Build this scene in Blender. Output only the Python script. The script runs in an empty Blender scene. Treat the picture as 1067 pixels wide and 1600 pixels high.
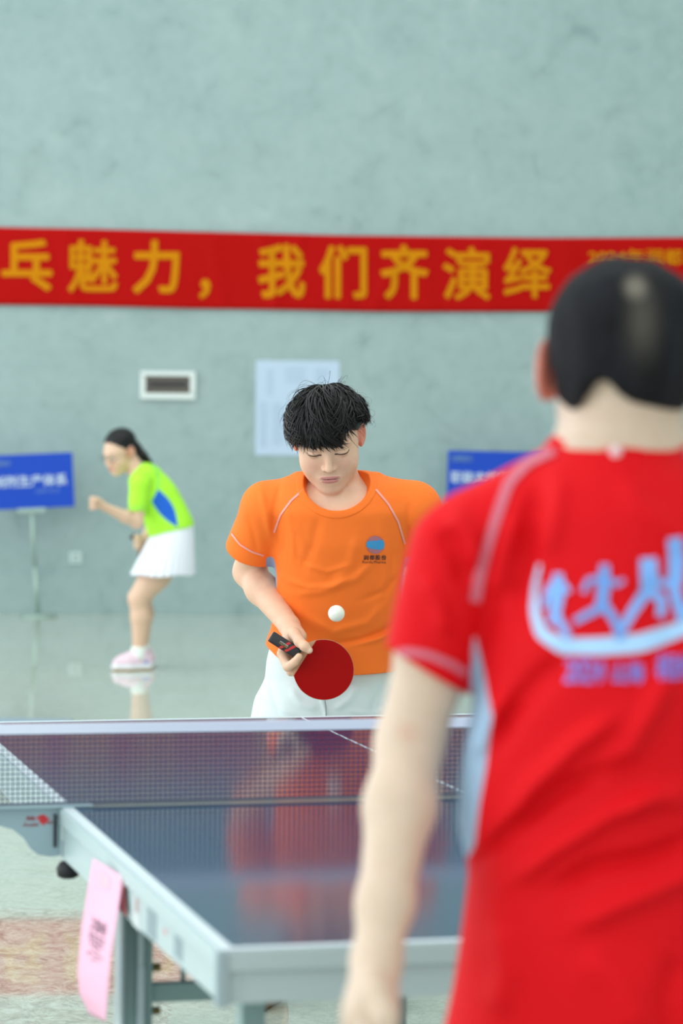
import bpy, bmesh, math, random
import numpy as np
from mathutils import Vector, Matrix, noise as mnoise

random.seed(7); rng = np.random.default_rng(7)
SC = bpy.context.scene
COL = SC.collection

# ------------------------------------------------------------------ camera
F_PX, CAM_H, PITCH, ROLL = 4550.0, 1.485, 0.0383, 0.0104
FWD = np.array([0, math.cos(PITCH), -math.sin(PITCH)])
_r = np.array([1.0, 0, 0]); _u = np.array([0, math.sin(PITCH), math.cos(PITCH)])
RT = math.cos(ROLL) * _r + math.sin(ROLL) * _u
UP = -math.sin(ROLL) * _r + math.cos(ROLL) * _u
CAM = np.array([0, 0, CAM_H])
cd = bpy.data.cameras.new('camera'); cam = bpy.data.objects.new('camera', cd); COL.objects.link(cam)
cd.sensor_fit = 'VERTICAL'; cd.sensor_height = 36.0; cd.sensor_width = 24.0
cd.lens = F_PX / 1600 * 36.0
cd.clip_start = 0.1; cd.clip_end = 200
M = Matrix(((RT[0], UP[0], -FWD[0], 0), (RT[1], UP[1], -FWD[1], 0), (RT[2], UP[2], -FWD[2], CAM_H), (0, 0, 0, 1)))
cam.matrix_world = M
cd.dof.use_dof = True; cd.dof.focus_distance = 7.06; cd.dof.aperture_fstop = 3.7
SC.camera = cam

def P(px, py, Y):
    """point of the place on the plane y=Y that is seen at a pixel of the photograph"""
    d = FWD * F_PX + RT * (px - 533.5) - UP * (py - 800)
    return CAM + d * (Y / d[1])

# ------------------------------------------------------------------ light and exposure
SC.view_settings.view_transform = 'Standard'; SC.view_settings.look = 'None'
SC.view_settings.exposure = 0.0; SC.view_settings.gamma = 1.0
SC.view_settings.use_curve_mapping = False
SC.cycles.use_denoising = True
SC.cycles.max_bounces = 8
w = bpy.data.worlds.new('daylight'); SC.world = w; w.use_nodes = True
w.node_tree.nodes['Background'].inputs[0].default_value = (0.80, 0.92, 1.0, 1)
w.node_tree.nodes['Background'].inputs[1].default_value = 0.55

def area(name, loc, rot, sx, sy, power, col):
    l = bpy.data.lights.new(name, 'AREA'); l.shape = 'RECTANGLE'; l.size = sx; l.size_y = sy
    l.energy = power; l.color = col
    o = bpy.data.objects.new(name, l); COL.objects.link(o); o.location = loc; o.rotation_euler = rot
    return o
area('daylight_left', (-9.0, 7.0, 3.9), (0, math.radians(-90), 0), 6.5, 24, 1420, (0.95, 0.98, 1.0))
area('daylight_rear', (0.0, -5.9, 3.9), (math.radians(90), 0, 0), 18, 6.5, 540, (1.0, 0.98, 0.95))
area('daylight_roof', (0.5, 9.0, 8.6), (0, 0, 0), 14, 20, 1000, (0.95, 0.99, 1.0))

# ------------------------------------------------------------------ materials
def lin(c):
    c = np.array(c, float) / 255
    return tuple(np.where(c <= .04045, c / 12.92, ((c + .055) / 1.055) ** 2.4))
def mat(name, rgb, rough=.5, metal=0, spec=.5, sheen=0, sss=0, coat=0, bump=None):
    m = bpy.data.materials.new(name); m.use_nodes = True
    b = m.node_tree.nodes['Principled BSDF']
    b.inputs['Base Color'].default_value = (*lin(rgb), 1)
    b.inputs['Roughness'].default_value = rough; b.inputs['Metallic'].default_value = metal
    b.inputs['Specular IOR Level'].default_value = spec
    b.inputs['Sheen Weight'].default_value = sheen
    b.inputs['Coat Weight'].default_value = coat
    if sss:
        b.inputs['Subsurface Weight'].default_value = sss
        b.inputs['Subsurface Radius'].default_value = (1, .35, .2); b.inputs['Subsurface Scale'].default_value = .008
    if bump:
        sc, st, dist = bump
        N = Nd(m); n = N.noise(sc, 3, .6)
        N.bump(n, st, dist)
    return m
class Nd:
    def __init__(s, m): s.m = m; s.t = m.node_tree; s.b = s.t.nodes['Principled BSDF']; s.tc = s.t.nodes.new('ShaderNodeTexCoord')
    def new(s, k): return s.t.nodes.new(k)
    def link(s, a, b): s.t.links.new(a, b)
    def mapping(s, scale=(1, 1, 1), rot=(0, 0, 0), loc=(0, 0, 0)):
        n = s.new('ShaderNodeMapping'); n.inputs['Scale'].default_value = scale; n.inputs['Rotation'].default_value = rot
        n.inputs['Location'].default_value = loc
        s.link(s.tc.outputs['Object'], n.inputs['Vector']); return n.outputs[0]
    def noise(s, scale, detail=5, rough=.55, vec=None, dist=0):
        n = s.new('ShaderNodeTexNoise'); n.inputs['Scale'].default_value = scale; n.inputs['Detail'].default_value = detail
        n.inputs['Roughness'].default_value = rough; n.inputs['Distortion'].default_value = dist
        s.link(vec if vec is not None else s.tc.outputs['Object'], n.inputs['Vector']); return n.outputs['Fac']
    def ramp(s, fac, stops):
        n = s.new('ShaderNodeValToRGB'); e = n.color_ramp.elements
        while len(e) < len(stops): e.new(.5)
        for i, (p, c) in enumerate(stops): e[i].position = p; e[i].color = (*lin(c), 1) if len(c) == 3 else c
        s.link(fac, n.inputs[0]); return n.outputs[0]
    def mix(s, fac, a, b, mode='MIX'):
        n = s.new('ShaderNodeMix'); n.data_type = 'RGBA'; n.blend_type = mode
        for sock, v in ((n.inputs[0], fac), (n.inputs[6], a), (n.inputs[7], b)):
            if isinstance(v, (int, float)): sock.default_value = v
            elif isinstance(v, tuple): sock.default_value = (*lin(v), 1)
            else: s.link(v, sock)
        return n.outputs[2]
    def math(s, op, a, b=None, c=None):
        n = s.new('ShaderNodeMath'); n.operation = op
        for i, v in enumerate((a, b, c)):
            if v is None: continue
            if isinstance(v, (int, float)): n.inputs[i].default_value = v
            else: s.link(v, n.inputs[i])
        return n.outputs[0]
    def attr(s, name, col=False):
        n = s.new('ShaderNodeAttribute'); n.attribute_name = name; return n.outputs['Color' if col else 'Fac']
    def step(s, v, width=.0006):
        return s.math('MULTIPLY_ADD', v, -1 / width, .5)   # 1 inside (v<0), clamped by mix
    def base(s, c): s.link(c, s.b.inputs['Base Color'])
    def bump(s, h, strength, dist):
        n = s.new('ShaderNodeBump'); n.inputs['Strength'].default_value = strength; n.inputs['Distance'].default_value = dist
        s.link(h, n.inputs['Height']); s.link(n.outputs[0], s.b.inputs['Normal'])

# ------------------------------------------------------------------ object helpers
def link_mesh(name, me, material, parent=None, smooth=False):
    o = bpy.data.objects.new(name, me); COL.objects.link(o)
    me.name = name
    if material is not None: me.materials.append(material)
    if smooth: me.polygons.foreach_set('use_smooth', [True] * len(me.polygons))
    if parent is not None: o.parent = parent
    return o
def pymesh(name, verts, faces, material, parent=None, smooth=False, origin=None):
    v = np.asarray(verts, float)
    if origin is not None: v = v - np.asarray(origin)
    me = bpy.data.meshes.new(name); me.from_pydata([tuple(p) for p in v], [], [tuple(int(i) for i in f) for f in faces]); me.update()
    return link_mesh(name, me, material, parent, smooth)
def tag(o, label=None, cat=None, group=None, kind=None):
    if label: o['label'] = label
    if cat: o['category'] = cat
    if group: o['group'] = group
    if kind: o['kind'] = kind
    return o
def empty(name, loc, label, cat, group=None):
    o = bpy.data.objects.new(name, None); COL.objects.link(o); o.location = tuple(loc); o.empty_display_size = .1
    return tag(o, label, cat, group)
class MB:
    """collects shapes into one mesh"""
    def __init__(s): s.v = []; s.f = []
    def add(s, v, f):
        n = len(s.v); s.v += [tuple(p) for p in v]; s.f += [tuple(i + n for i in q) for q in f]; return s
    def box(s, c, size, R=None, bev=0):
        bm = bmesh.new(); bmesh.ops.create_cube(bm, size=1)
        for q in bm.verts: q.co = Vector((q.co.x * size[0], q.co.y * size[1], q.co.z * size[2]))
        if bev: bmesh.ops.bevel(bm, geom=bm.edges[:], offset=bev, segments=2, affect='EDGES', profile=.7)
        bm.verts.index_update()
        V = np.array([q.co[:] for q in bm.verts]); F = [[q.index for q in g.verts] for g in bm.faces]; bm.free()
        if R is not None: V = V @ np.asarray(R).T
        return s.add(V + np.asarray(c), F)
    def tube(s, pts, rad, n=10, cap=True):
        pts = [np.asarray(p, float) for p in pts]; rad = [rad] * len(pts) if np.isscalar(rad) else rad
        V = []; F = []
        ref = None
        for i, p in enumerate(pts):
            t = pts[min(i + 1, len(pts) - 1)] - pts[max(i - 1, 0)]; t = t / (np.linalg.norm(t) + 1e-12)
            if ref is None: ref = np.array([0, 0, 1.]) if abs(t[2]) < .9 else np.array([1., 0, 0])
            a = ref - t * (ref @ t); a /= np.linalg.norm(a); b = np.cross(t, a); ref = a
            for k in range(n):
                an = 2 * math.pi * k / n; V.append(p + rad[i] * (math.cos(an) * a + math.sin(an) * b))
        for i in range(len(pts) - 1):
            for k in range(n):
                k2 = (k + 1) % n; F.append((i * n + k, i * n + k2, (i + 1) * n + k2, (i + 1) * n + k))
        if cap: F.append(tuple(range(n))[::-1]); F.append(tuple(range((len(pts) - 1) * n, len(pts) * n)))
        return s.add(V, F)
    def prism(s, poly, o, ax, ay, an, th):
        """polygon (2D) extruded th along an, placed at o"""
        o, ax, ay, an = map(np.asarray, (o, ax, ay, an)); n = len(poly)
        V = [o + ax * x + ay * y - an * th / 2 for x, y in poly] + [o + ax * x + ay * y + an * th / 2 for x, y in poly]
        F = [tuple(range(n))[::-1], tuple(range(n, 2 * n))] + [(i, (i + 1) % n, (i + 1) % n + n, i + n) for i in range(n)]
        return s.add(V, F)
    def build(s, name, m, parent=None, smooth=False, origin=None): return pymesh(name, s.v, s.f, m, parent, smooth, origin)

def text2d(s, bold=0.0, shear=0, sub=None):
    weight, bold = bold, 0.0
    """lettering as a flat mesh; returns verts (n,2) with bbox normalised to height 1, and faces"""
    c = bpy.data.curves.new('t', 'FONT'); c.body = s; c.size = 1; c.offset = bold; c.resolution_u = 3; c.shear = shear
    o = bpy.data.objects.new('t', c); COL.objects.link(o)
    dg = bpy.context.evaluated_depsgraph_get(); dg.update()
    me = bpy.data.meshes.new_from_object(o.evaluated_get(dg))
    if sub:
        bm = bmesh.new(); bm.from_mesh(me); bmesh.ops.triangulate(bm, faces=bm.faces)
        for _ in range(3):
            es = [e for e in bm.edges if e.calc_length() > sub]
            if not es: break
            bmesh.ops.subdivide_edges(bm, edges=es, cuts=1); bmesh.ops.triangulate(bm, faces=bm.faces)
        bm.to_mesh(me); bm.free()
    V = np.array([v.co[:2] for v in me.vertices]).reshape(-1, 2); F = [tuple(p.vertices) for p in me.polygons]
    bpy.data.objects.remove(o); bpy.data.curves.remove(c); bpy.data.meshes.remove(me)
    if weight:   # heavier strokes: the same outline laid down again a hair to each side
        n = len(V); sh = [(math.cos(k * math.pi / 4) * weight, math.sin(k * math.pi / 4) * weight) for k in range(8)]
        V = np.concatenate([V] + [V + d for d in sh]); F = [tuple(i + n * k for i in f) for k in range(9) for f in F]
    return V, F
def fit(V, x0, x1, y0, y1):
    mn, mx = V.min(0), V.max(0)
    return np.stack([x0 + (V[:, 0] - mn[0]) / (mx[0] - mn[0]) * (x1 - x0), y0 + (V[:, 1] - mn[1]) / (mx[1] - mn[1]) * (y1 - y0)], 1)

# ------------------------------------------------------------------ implicit surfaces (bodies, clothes)
def smin(a, b, k):
    h = np.clip(.5 + .5 * (b - a) / k, 0, 1); return b + (a - b) * h - k * h * (1 - h)
def smax(a, b, k): return -smin(-a, -b, k)
FAR = .12
class Field:
    def __init__(s): s.ops = []; s.lo = []; s.hi = []
    def _add(s, fn, c, R, mode, k):
        s.ops.append((fn, np.asarray(c, np.float32), R, mode, k))
        if mode == 'u': s.lo.append(np.asarray(c) - R); s.hi.append(np.asarray(c) + R)
        return s
    def cone(s, a, b, ra, rb, k=.02, mode='u'):
        a = np.asarray(a, float); b = np.asarray(b, float); ab = b - a; L = ab @ ab + 1e-12
        def fn(p):
            d = p - a; t = np.clip(d @ ab / L, 0, 1)
            return np.linalg.norm(d - t[:, None] * ab, axis=1) - (ra + (rb - ra) * t)
        return s._add(fn, (a + b) / 2, math.sqrt(L) / 2 + max(ra, rb), mode, k)
    def chain(s, pts, rad, k=.02):
        for i in range(len(pts) - 1): s.cone(pts[i], pts[i + 1], rad[i], rad[i + 1], k)
        return s
    def ell(s, c, r, R=None, k=.02, mode='u'):
        c = np.asarray(c, float); r = np.asarray(r, float); R = np.eye(3) if R is None else np.asarray(R)
        def fn(p):
            q = (p - c) @ R.T
            k0 = np.linalg.norm(q / r, axis=1) + 1e-9; k1 = np.linalg.norm(q / (r * r), axis=1) + 1e-9
            return k0 * (k0 - 1) / k1
        return s._add(fn, c, r.max(), mode, k)
    def loft(s, st, k=.03, mode='u', power=2.0):
        """horizontal elliptic sections (z, cx, cy, rx, ry)"""
        st = np.array(sorted([tuple(q) for q in st])); z = st[:, 0]
        zz = np.linspace(z[0], z[-1], 160)
        T = np.stack([np.interp(zz, z, st[:, i]) for i in range(1, 5)], 1)
        g = np.exp(-np.linspace(-2, 2, 13) ** 2); g /= g.sum()
        T = np.stack([np.convolve(np.pad(T[:, i], 6, mode='edge'), g, 'valid') for i in range(4)], 1)
        c = np.array([st[:, 1].mean(), st[:, 2].mean(), (z[0] + z[-1]) / 2])
        R = math.sqrt(((z[-1] - z[0]) / 2) ** 2 + (np.abs(st[:, 1] - c[0]) + st[:, 3]).max() ** 2 + (np.abs(st[:, 2] - c[1]) + st[:, 4]).max() ** 2)
        def fn(p):
            cx, cy, rx, ry = [np.interp(p[:, 2], zz, T[:, i]) for i in range(4)]
            X = np.abs(p[:, 0] - cx) / rx; Y = np.abs(p[:, 1] - cy) / ry
            k0 = (X ** power + Y ** power) ** (1 / power) + 1e-9
            k1 = np.sqrt((X / rx) ** 2 + (Y / ry) ** 2) / np.maximum(np.sqrt(X * X + Y * Y), 1e-9) + 1e-9
            d = (k0 - 1) / k1
            return smax(d, np.maximum(p[:, 2] - z[-1], z[0] - p[:, 2]), .012)
        return s._add(fn, c, R, mode, k)
    def field(s, other, k=.02, mode='u'):
        lo, hi = other.bounds(); c = (lo + hi) / 2
        return s._add(other, c, np.linalg.norm(hi - lo) / 2, mode, k)
    def disp(s, fn): s.ops.append((fn, None, 0, 'd', 0)); return s
    def cut(s, fn, k=.004): s.ops.append((fn, None, 0, 'c', k)); return s
    def bounds(s): return np.min(s.lo, 0), np.max(s.hi, 0)
    def __call__(s, p):
        p = np.asarray(p, np.float64); acc = np.full(len(p), FAR)
        for fn, c, R, mode, k in s.ops:
            if mode == 'd': acc = acc + fn(p); continue
            if mode == 'c': acc = smax(acc, fn(p), k); continue
            m = ((p - c) ** 2).sum(1) < (R + FAR) ** 2
            if not m.any(): continue
            q = fn(p[m])
            acc[m] = smin(acc[m], q, k) if mode == 'u' else smax(acc[m], -q, k)
        return np.minimum(acc, FAR)
    def grad(s, p, e=6e-4):
        g = np.stack([s(p + np.eye(3)[i] * e) - s(p - np.eye(3)[i] * e) for i in range(3)], 1)
        return g / (np.linalg.norm(g, axis=1)[:, None] + 1e-9)

def polygonise(f, h, refine=(), lo=None, hi=None):
    l0, h0 = f.bounds()
    lo = l0 if lo is None else np.maximum(lo, l0); hi = h0 if hi is None else np.minimum(hi, h0)
    lo = lo - 3 * h; B = 12
    n = np.ceil((hi + 3 * h - lo) / (h * B)).astype(int)
    g = np.full(tuple(n * B + 1), .5, np.float32)
    bi = np.stack(np.meshgrid(*[np.arange(k) for k in n], indexing='ij'), -1).reshape(-1, 3)
    cen = lo + (bi + .5) * B * h
    dc = f(cen); act = np.abs(dc) < B * h * .87 * 1.35 + .006
    for b, d in zip(bi[~act], dc[~act]):
        x, y, z = b * B; g[x:x + B, y:y + B, z:z + B] = d
    off = np.stack(np.meshgrid(*[np.arange(B + 1)] * 3, indexing='ij'), -1).reshape(-1, 3)
    A = bi[act]
    for i in range(0, len(A), 120):
        blk = A[i:i + 120]; idx = (blk[:, None, :] * B + off[None]).reshape(-1, 3)
        val = f(lo + idx * h)
        g[idx[:, 0], idx[:, 1], idx[:, 2]] = val
    s = g < 0
    # surface nets
    sh = np.array(g.shape)
    def sub(a, dx, dy, dz): return a[dx:sh[0] - 1 + dx, dy:sh[1] - 1 + dy, dz:sh[2] - 1 + dz]
    cnt = np.zeros(tuple(sh - 1), np.int8)
    for dx in (0, 1):
        for dy in (0, 1):
            for dz in (0, 1): cnt += sub(s, dx, dy, dz)
    cells = np.argwhere((cnt > 0) & (cnt < 8)); del cnt
    vid = np.full(tuple(sh - 1), -1, np.int32); vid[cells[:, 0], cells[:, 1], cells[:, 2]] = np.arange(len(cells))
    corners = np.array([(x, y, z) for x in (0, 1) for y in (0, 1) for z in (0, 1)])
    cv = np.stack([g[cells[:, 0] + c[0], cells[:, 1] + c[1], cells[:, 2] + c[2]] for c in corners], 1)
    acc = np.zeros((len(cells), 3)); num = np.zeros(len(cells))
    for a in range(8):
        for b in range(a + 1, 8):
            if np.abs(corners[a] - corners[b]).sum() != 1: continue
            m = (cv[:, a] < 0) != (cv[:, b] < 0)
            t = np.where(m, cv[:, a] / np.where(m, cv[:, a] - cv[:, b], 1), 0)
            acc += m[:, None] * (corners[a] + t[:, None] * (corners[b] - corners[a])); num += m
    V = lo + (cells + acc / np.maximum(num, 1)[:, None]) * h
    Fs = []
    for ax in range(3):
        d = [0, 0, 0]; d[ax] = 1
        s0 = s[tuple(slice(0, sh[i] - d[i]) for i in range(3))]; s1 = s[tuple(slice(d[i], sh[i]) for i in range(3))]
        e = np.argwhere(s0 != s1); e = e[(e.min(1) > 0)]
        flip = s0[e[:, 0], e[:, 1], e[:, 2]]
        u, w_ = (ax + 1) % 3, (ax + 2) % 3
        U = np.zeros(3, int); U[u] = 1; W = np.zeros(3, int); W[w_] = 1
        q = [e - U - W, e - W, e, e - U]
        ok = np.all(e < np.array(vid.shape), axis=1)
        q = [c[ok] for c in q]; flip = flip[ok]
        ids = np.stack([vid[c[:, 0], c[:, 1], c[:, 2]] for c in q], 1)
        good = ids.min(1) >= 0; ids = ids[good]; flip = flip[good]
        ids[~flip] = ids[~flip][:, ::-1]
        Fs.append(ids)
    Fq = np.concatenate(Fs)
    for reg, lv in refine:
        for _ in range(lv):
            c = V[Fq].mean(1); m = reg(c)
            q = Fq[m]; keep = Fq[~m]
            ed = np.stack([q, np.roll(q, -1, 1)], -1).reshape(-1, 2); eds = np.sort(ed, 1)
            ue, inv = np.unique(eds[:, 0].astype(np.int64) * len(V) + eds[:, 1], return_inverse=True)
            ea, eb = ue // len(V), ue % len(V)
            nv = len(V); V = np.concatenate([V, (V[ea] + V[eb]) / 2, V[q].mean(1)])
            mid = inv.reshape(-1, 4) + nv; cc = np.arange(len(q)) + nv + len(ue)
            new = [np.stack([q[:, i], mid[:, i], cc, mid[:, i - 1]], 1) for i in range(4)]
            Fq = np.concatenate([keep] + new)
    for _ in range(2):
        for i in range(0, len(V), 200000):
            p = V[i:i + 200000]; d = f(p); gr = f.grad(p)
            V[i:i + 200000] = p - gr * np.clip(d, -h, h)[:, None]
    return V, Fq

def tuck(V, A, inset=.006, reach=.03, keep=None):
    """draw skin that lies under a garment back inside it"""
    U = Field(); U.lo, U.hi = A.lo, A.hi
    U.ops = [q for q in A.ops if q[3] in 'ud']
    near = (A(V) < .1)
    cutv = np.full(len(V), -1.)
    for fn, c, R, mode, k in A.ops:
        if mode == 'c': cutv = np.maximum(cutv, fn(V))
        if mode == 's': cutv = np.maximum(cutv, -fn(V))
    w_ = np.clip((-cutv - .002) / .010, 0, 1)
    if keep is not None: w_ = w_ * (~keep(V))
    for _ in range(3):
        d = U(V); m = (w_ > 0) & (d > -inset) & (d < reach)
        if not m.any(): break
        g = U.grad(V[m]); V[m] -= g * ((d[m] + inset) * w_[m])[:, None]
    return V

def fast_mesh(name, V, Fq, material, parent, origin, attrs=None):
    me = bpy.data.meshes.new(name); V = (V - np.asarray(origin)).astype(np.float32)
    me.vertices.add(len(V)); me.vertices.foreach_set('co', V.ravel())
    me.loops.add(Fq.size); me.loops.foreach_set('vertex_index', Fq.ravel().astype(np.int32))
    me.polygons.add(len(Fq)); me.polygons.foreach_set('loop_start', np.arange(0, Fq.size, 4, dtype=np.int32))
    me.polygons.foreach_set('loop_total', np.full(len(Fq), 4, np.int32))
    me.update(calc_edges=True); me.validate()
    for k, a in (attrs or {}).items():
        if a.ndim == 1:
            at = me.attributes.new(k, 'FLOAT', 'POINT'); at.data.foreach_set('value', a.astype(np.float32))
        else:
            at = me.attributes.new(k, 'FLOAT_COLOR', 'POINT')
            at.data.foreach_set('color', np.concatenate([a, np.ones((len(a), 1))], 1).astype(np.float32).ravel())
    return link_mesh(name, me, material, parent, smooth=True)

def trace(f, pts, direction, dist=1.0):
    """march points onto the surface f=0"""
    p = np.array(pts, float); d = np.asarray(direction, float); d = d / np.linalg.norm(d)
    t = np.zeros(len(p)); hit = np.zeros(len(p), bool)
    for _ in range(160):
        v = f(p + t[:, None] * d); hit |= v < .0004
        t = np.where(hit, t, t + np.clip(v * .7, .0003, .05))
        if hit.all() or t.min() > dist: break
    return p + t[:, None] * d
def decal(name, f, px, Y0, faces, m, parent, origin, lift=.0012, thick=0):
    """lettering or piping laid on a garment: pixel-measured outline traced onto the cloth"""
    start = np.array([P(a, b, Y0) for a, b in px]); dirs = start - CAM; dirs /= np.linalg.norm(dirs, axis=1)[:, None]
    p = start.copy(); t = np.zeros(len(p)); hit = np.zeros(len(p), bool)
    for _ in range(220):
        v = f(p + t[:, None] * dirs); hit |= v < .0003
        t = np.where(hit, t, t + np.clip(v * .6, .0003, .04))
        if hit.all(): break
    q = p + t[:, None] * dirs; n = f.grad(q); q = q + n * lift
    ok = hit & (q[:, 1] < Y0 + .9)
    faces = [g for g in faces if all(ok[i] for i in g)]; used = sorted({i for g in faces for i in g}); re_ = {k: i for i, k in enumerate(used)}
    q = q[used]; faces = [tuple(re_[i] for i in g) for g in faces]
    return pymesh(name, q, faces, m, parent, True, origin)
def strip_px(pts, wid, n=60):
    pts = np.array(pts, float); seg = np.r_[0, np.cumsum(np.linalg.norm(np.diff(pts, axis=0), axis=1))]
    s = np.linspace(0, seg[-1], n); c = np.stack([np.interp(s, seg, pts[:, 0]), np.interp(s, seg, pts[:, 1])], 1)
    g = np.exp(-np.linspace(-1.6, 1.6, 9) ** 2); g /= g.sum()
    c = np.stack([np.convolve(np.pad(c[:, i], 4, mode='reflect', reflect_type='odd'), g, 'valid') for i in (0, 1)], 1)
    t = np.gradient(c, axis=0); t /= np.linalg.norm(t, axis=1)[:, None]; nn = np.stack([-t[:, 1], t[:, 0]], 1)
    wid = np.interp(np.linspace(0, 1, n), np.linspace(0, 1, len(np.atleast_1d(wid))), np.atleast_1d(wid))[:, None] / 2
    rows = [c + nn * wid * k for k in (-1, -.33, .33, 1)]
    V = np.concatenate(rows); F = []
    for r in range(3):
        for i in range(n - 1): F.append((r * n + i, r * n + i + 1, (r + 1) * n + i + 1, (r + 1) * n + i))
    return V, F
def fbm(p, s, seed=0):
    """cheap smooth value field made of crossed sine waves"""
    x, y, z = (p * s).T; o = seed * 1.7
    return (np.sin(x * 1.3 + 2.1 * np.sin(y * .9 + o) + o) + np.sin(y * 1.7 + 1.9 * np.sin(z * 1.1 + o * 2) + 1.3 * o)
            + np.sin(z * 1.5 + 1.7 * np.sin(x * 1.2 + o * 3) + 2.3 * o)) / 3

def fold_field(lines, Y):
    """cloth folds: each line (pixel points, width m, height m) raises or sinks a ridge"""
    L = []
    for pts, wd, am in lines:
        q = np.array([P(a, b, Y) for a, b in pts])[:, [0, 2]]
        for i in range(len(q) - 1): L.append((q[i], q[i + 1], wd, am, len(q) - 1))
    groups = {}
    for pts, wd, am in lines: pass
    def fn(p):
        x = p[:, [0, 2]]; out = np.zeros(len(p))
        k = 0
        for pts, wd, am in lines:
            dm = np.full(len(p), 9.); tt = np.zeros(len(p)); n = len(pts) - 1
            for i in range(n):
                a, b = L[k][0], L[k][1]; k += 1
                ab = b - a; t = np.clip((x - a) @ ab / (ab @ ab), 0, 1); d = np.linalg.norm(x - a - t[:, None] * ab, axis=1)
                m = d < dm; dm = np.where(m, d, dm); tt = np.where(m, (i + t) / n, tt)
            out -= am * np.exp(-(dm / wd) ** 2) * np.clip(np.sin(np.pi * np.clip(tt, .04, .96)) * 1.6, 0, 1)
        return out
    return fn

SKIN_COL = {}
def skin_material(name, rough=.5):
    m = mat(name, (220, 185, 160), rough, sss=.12, spec=.35)
    N = Nd(m); c = N.attr('albedo', True)
    n = N.noise(60, 3); N.base(N.mix(.06, c, N.ramp(n, [(.3, (150, 90, 70)), (.7, (245, 220, 200))])))
    return m

def rot_frame(fwd, roll=0):
    f_ = np.array(fwd, float); f_ /= np.linalg.norm(f_)
    u = np.array([0, 0, 1.]) - f_ * f_[2]; u /= np.linalg.norm(u); x = np.cross(f_, u)
    c, s_ = math.cos(roll), math.sin(roll)
    return np.array([c * x + s_ * u, f_, -s_ * x + c * u])      # rows: side, forward, up

def add_head(B, C, R, s=1.0, ear=0.0):
    """head shape in its own frame: side, forward, up; 0 at eye height"""
    def W(x, y, z): return np.asarray(C) + s * (R[0] * x + R[1] * y + R[2] * z)
    H = Field()
    e = lambda c, r, k=.02, mode='u', RR=None: H.ell(W(*c), np.array(r) * s, R if RR is None else RR, k * s, mode)
    e((0, -.014, .036), (.0755, .094, .080), .02)
    e((0, .022, -.020), (.0695, .068, .080), .03)
    e((0, .026, -.066), (.0580, .056, .050), .03)
    e((0, .068, -.098), (.024, .020, .018), .03)
    for q in (-1, 1):
        e((q * .037, .054, -.036), (.027, .027, .030), .022)
        H.cone(W(q * .012, .084, .021), W(q * .045, .068, .020), .011 * s, .009 * s, .014 * s)
    for q in (-1, 1): e((q * .033, .099, .0015), (.019, .0125, .0115), .010, 's')
    for q in (-1, 1): e((q * .0325, .0765, -.001), (.0152, .0135, .0118), .004)
    for q in (-1, 1):   # lid crease
        e((q * .0325, .0925, .0062), (.0165, .004, .0012), .002, 's')
    H.cone(W(0, .082, .012), W(0, .1005, -.026), .0065 * s, .0085 * s, .010 * s)
    e((0, .1035, -.0325), (.0092, .0095, .0080), .006)
    for q in (-1, 1): e((q * .0108, .0945, -.0352), (.0068, .0080, .0062), .005)
    for q in (-1, 1): e((q * .0065, .0985, -.0425), (.0036, .0045, .003), .002, 's')
    e((0, .076, -.062), (.030, .018, .022), .014)
    e((0, .0895, -.0590), (.0235, .0075, .0044), .004)
    e((0, .0895, -.0682), (.0200, .0078, .0050), .004)
    e((0, .0980, -.0635), (.0260, .0085, .0010), .0015, 's')
    for q in (-1, 1):
        c_, s_ = math.cos(.45 * q), math.sin(.45 * q)
        RR = np.array([c_ * R[0] + s_ * R[1], -s_ * R[0] + c_ * R[1], R[2] * .985 - R[1] * .17])
        e((q * (.0800 + ear), -.012, .000), (.0068, .0195, .0330), .004, 'u', RR)
        e((q * (.0862 + ear), -.008, .004), (.0050, .0105, .0190), .003, 's', RR)
        e((q * .077, -.004, -.022), (.006, .009, .011), .005)
    B.field(H, .012 * s)
    return W

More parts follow.
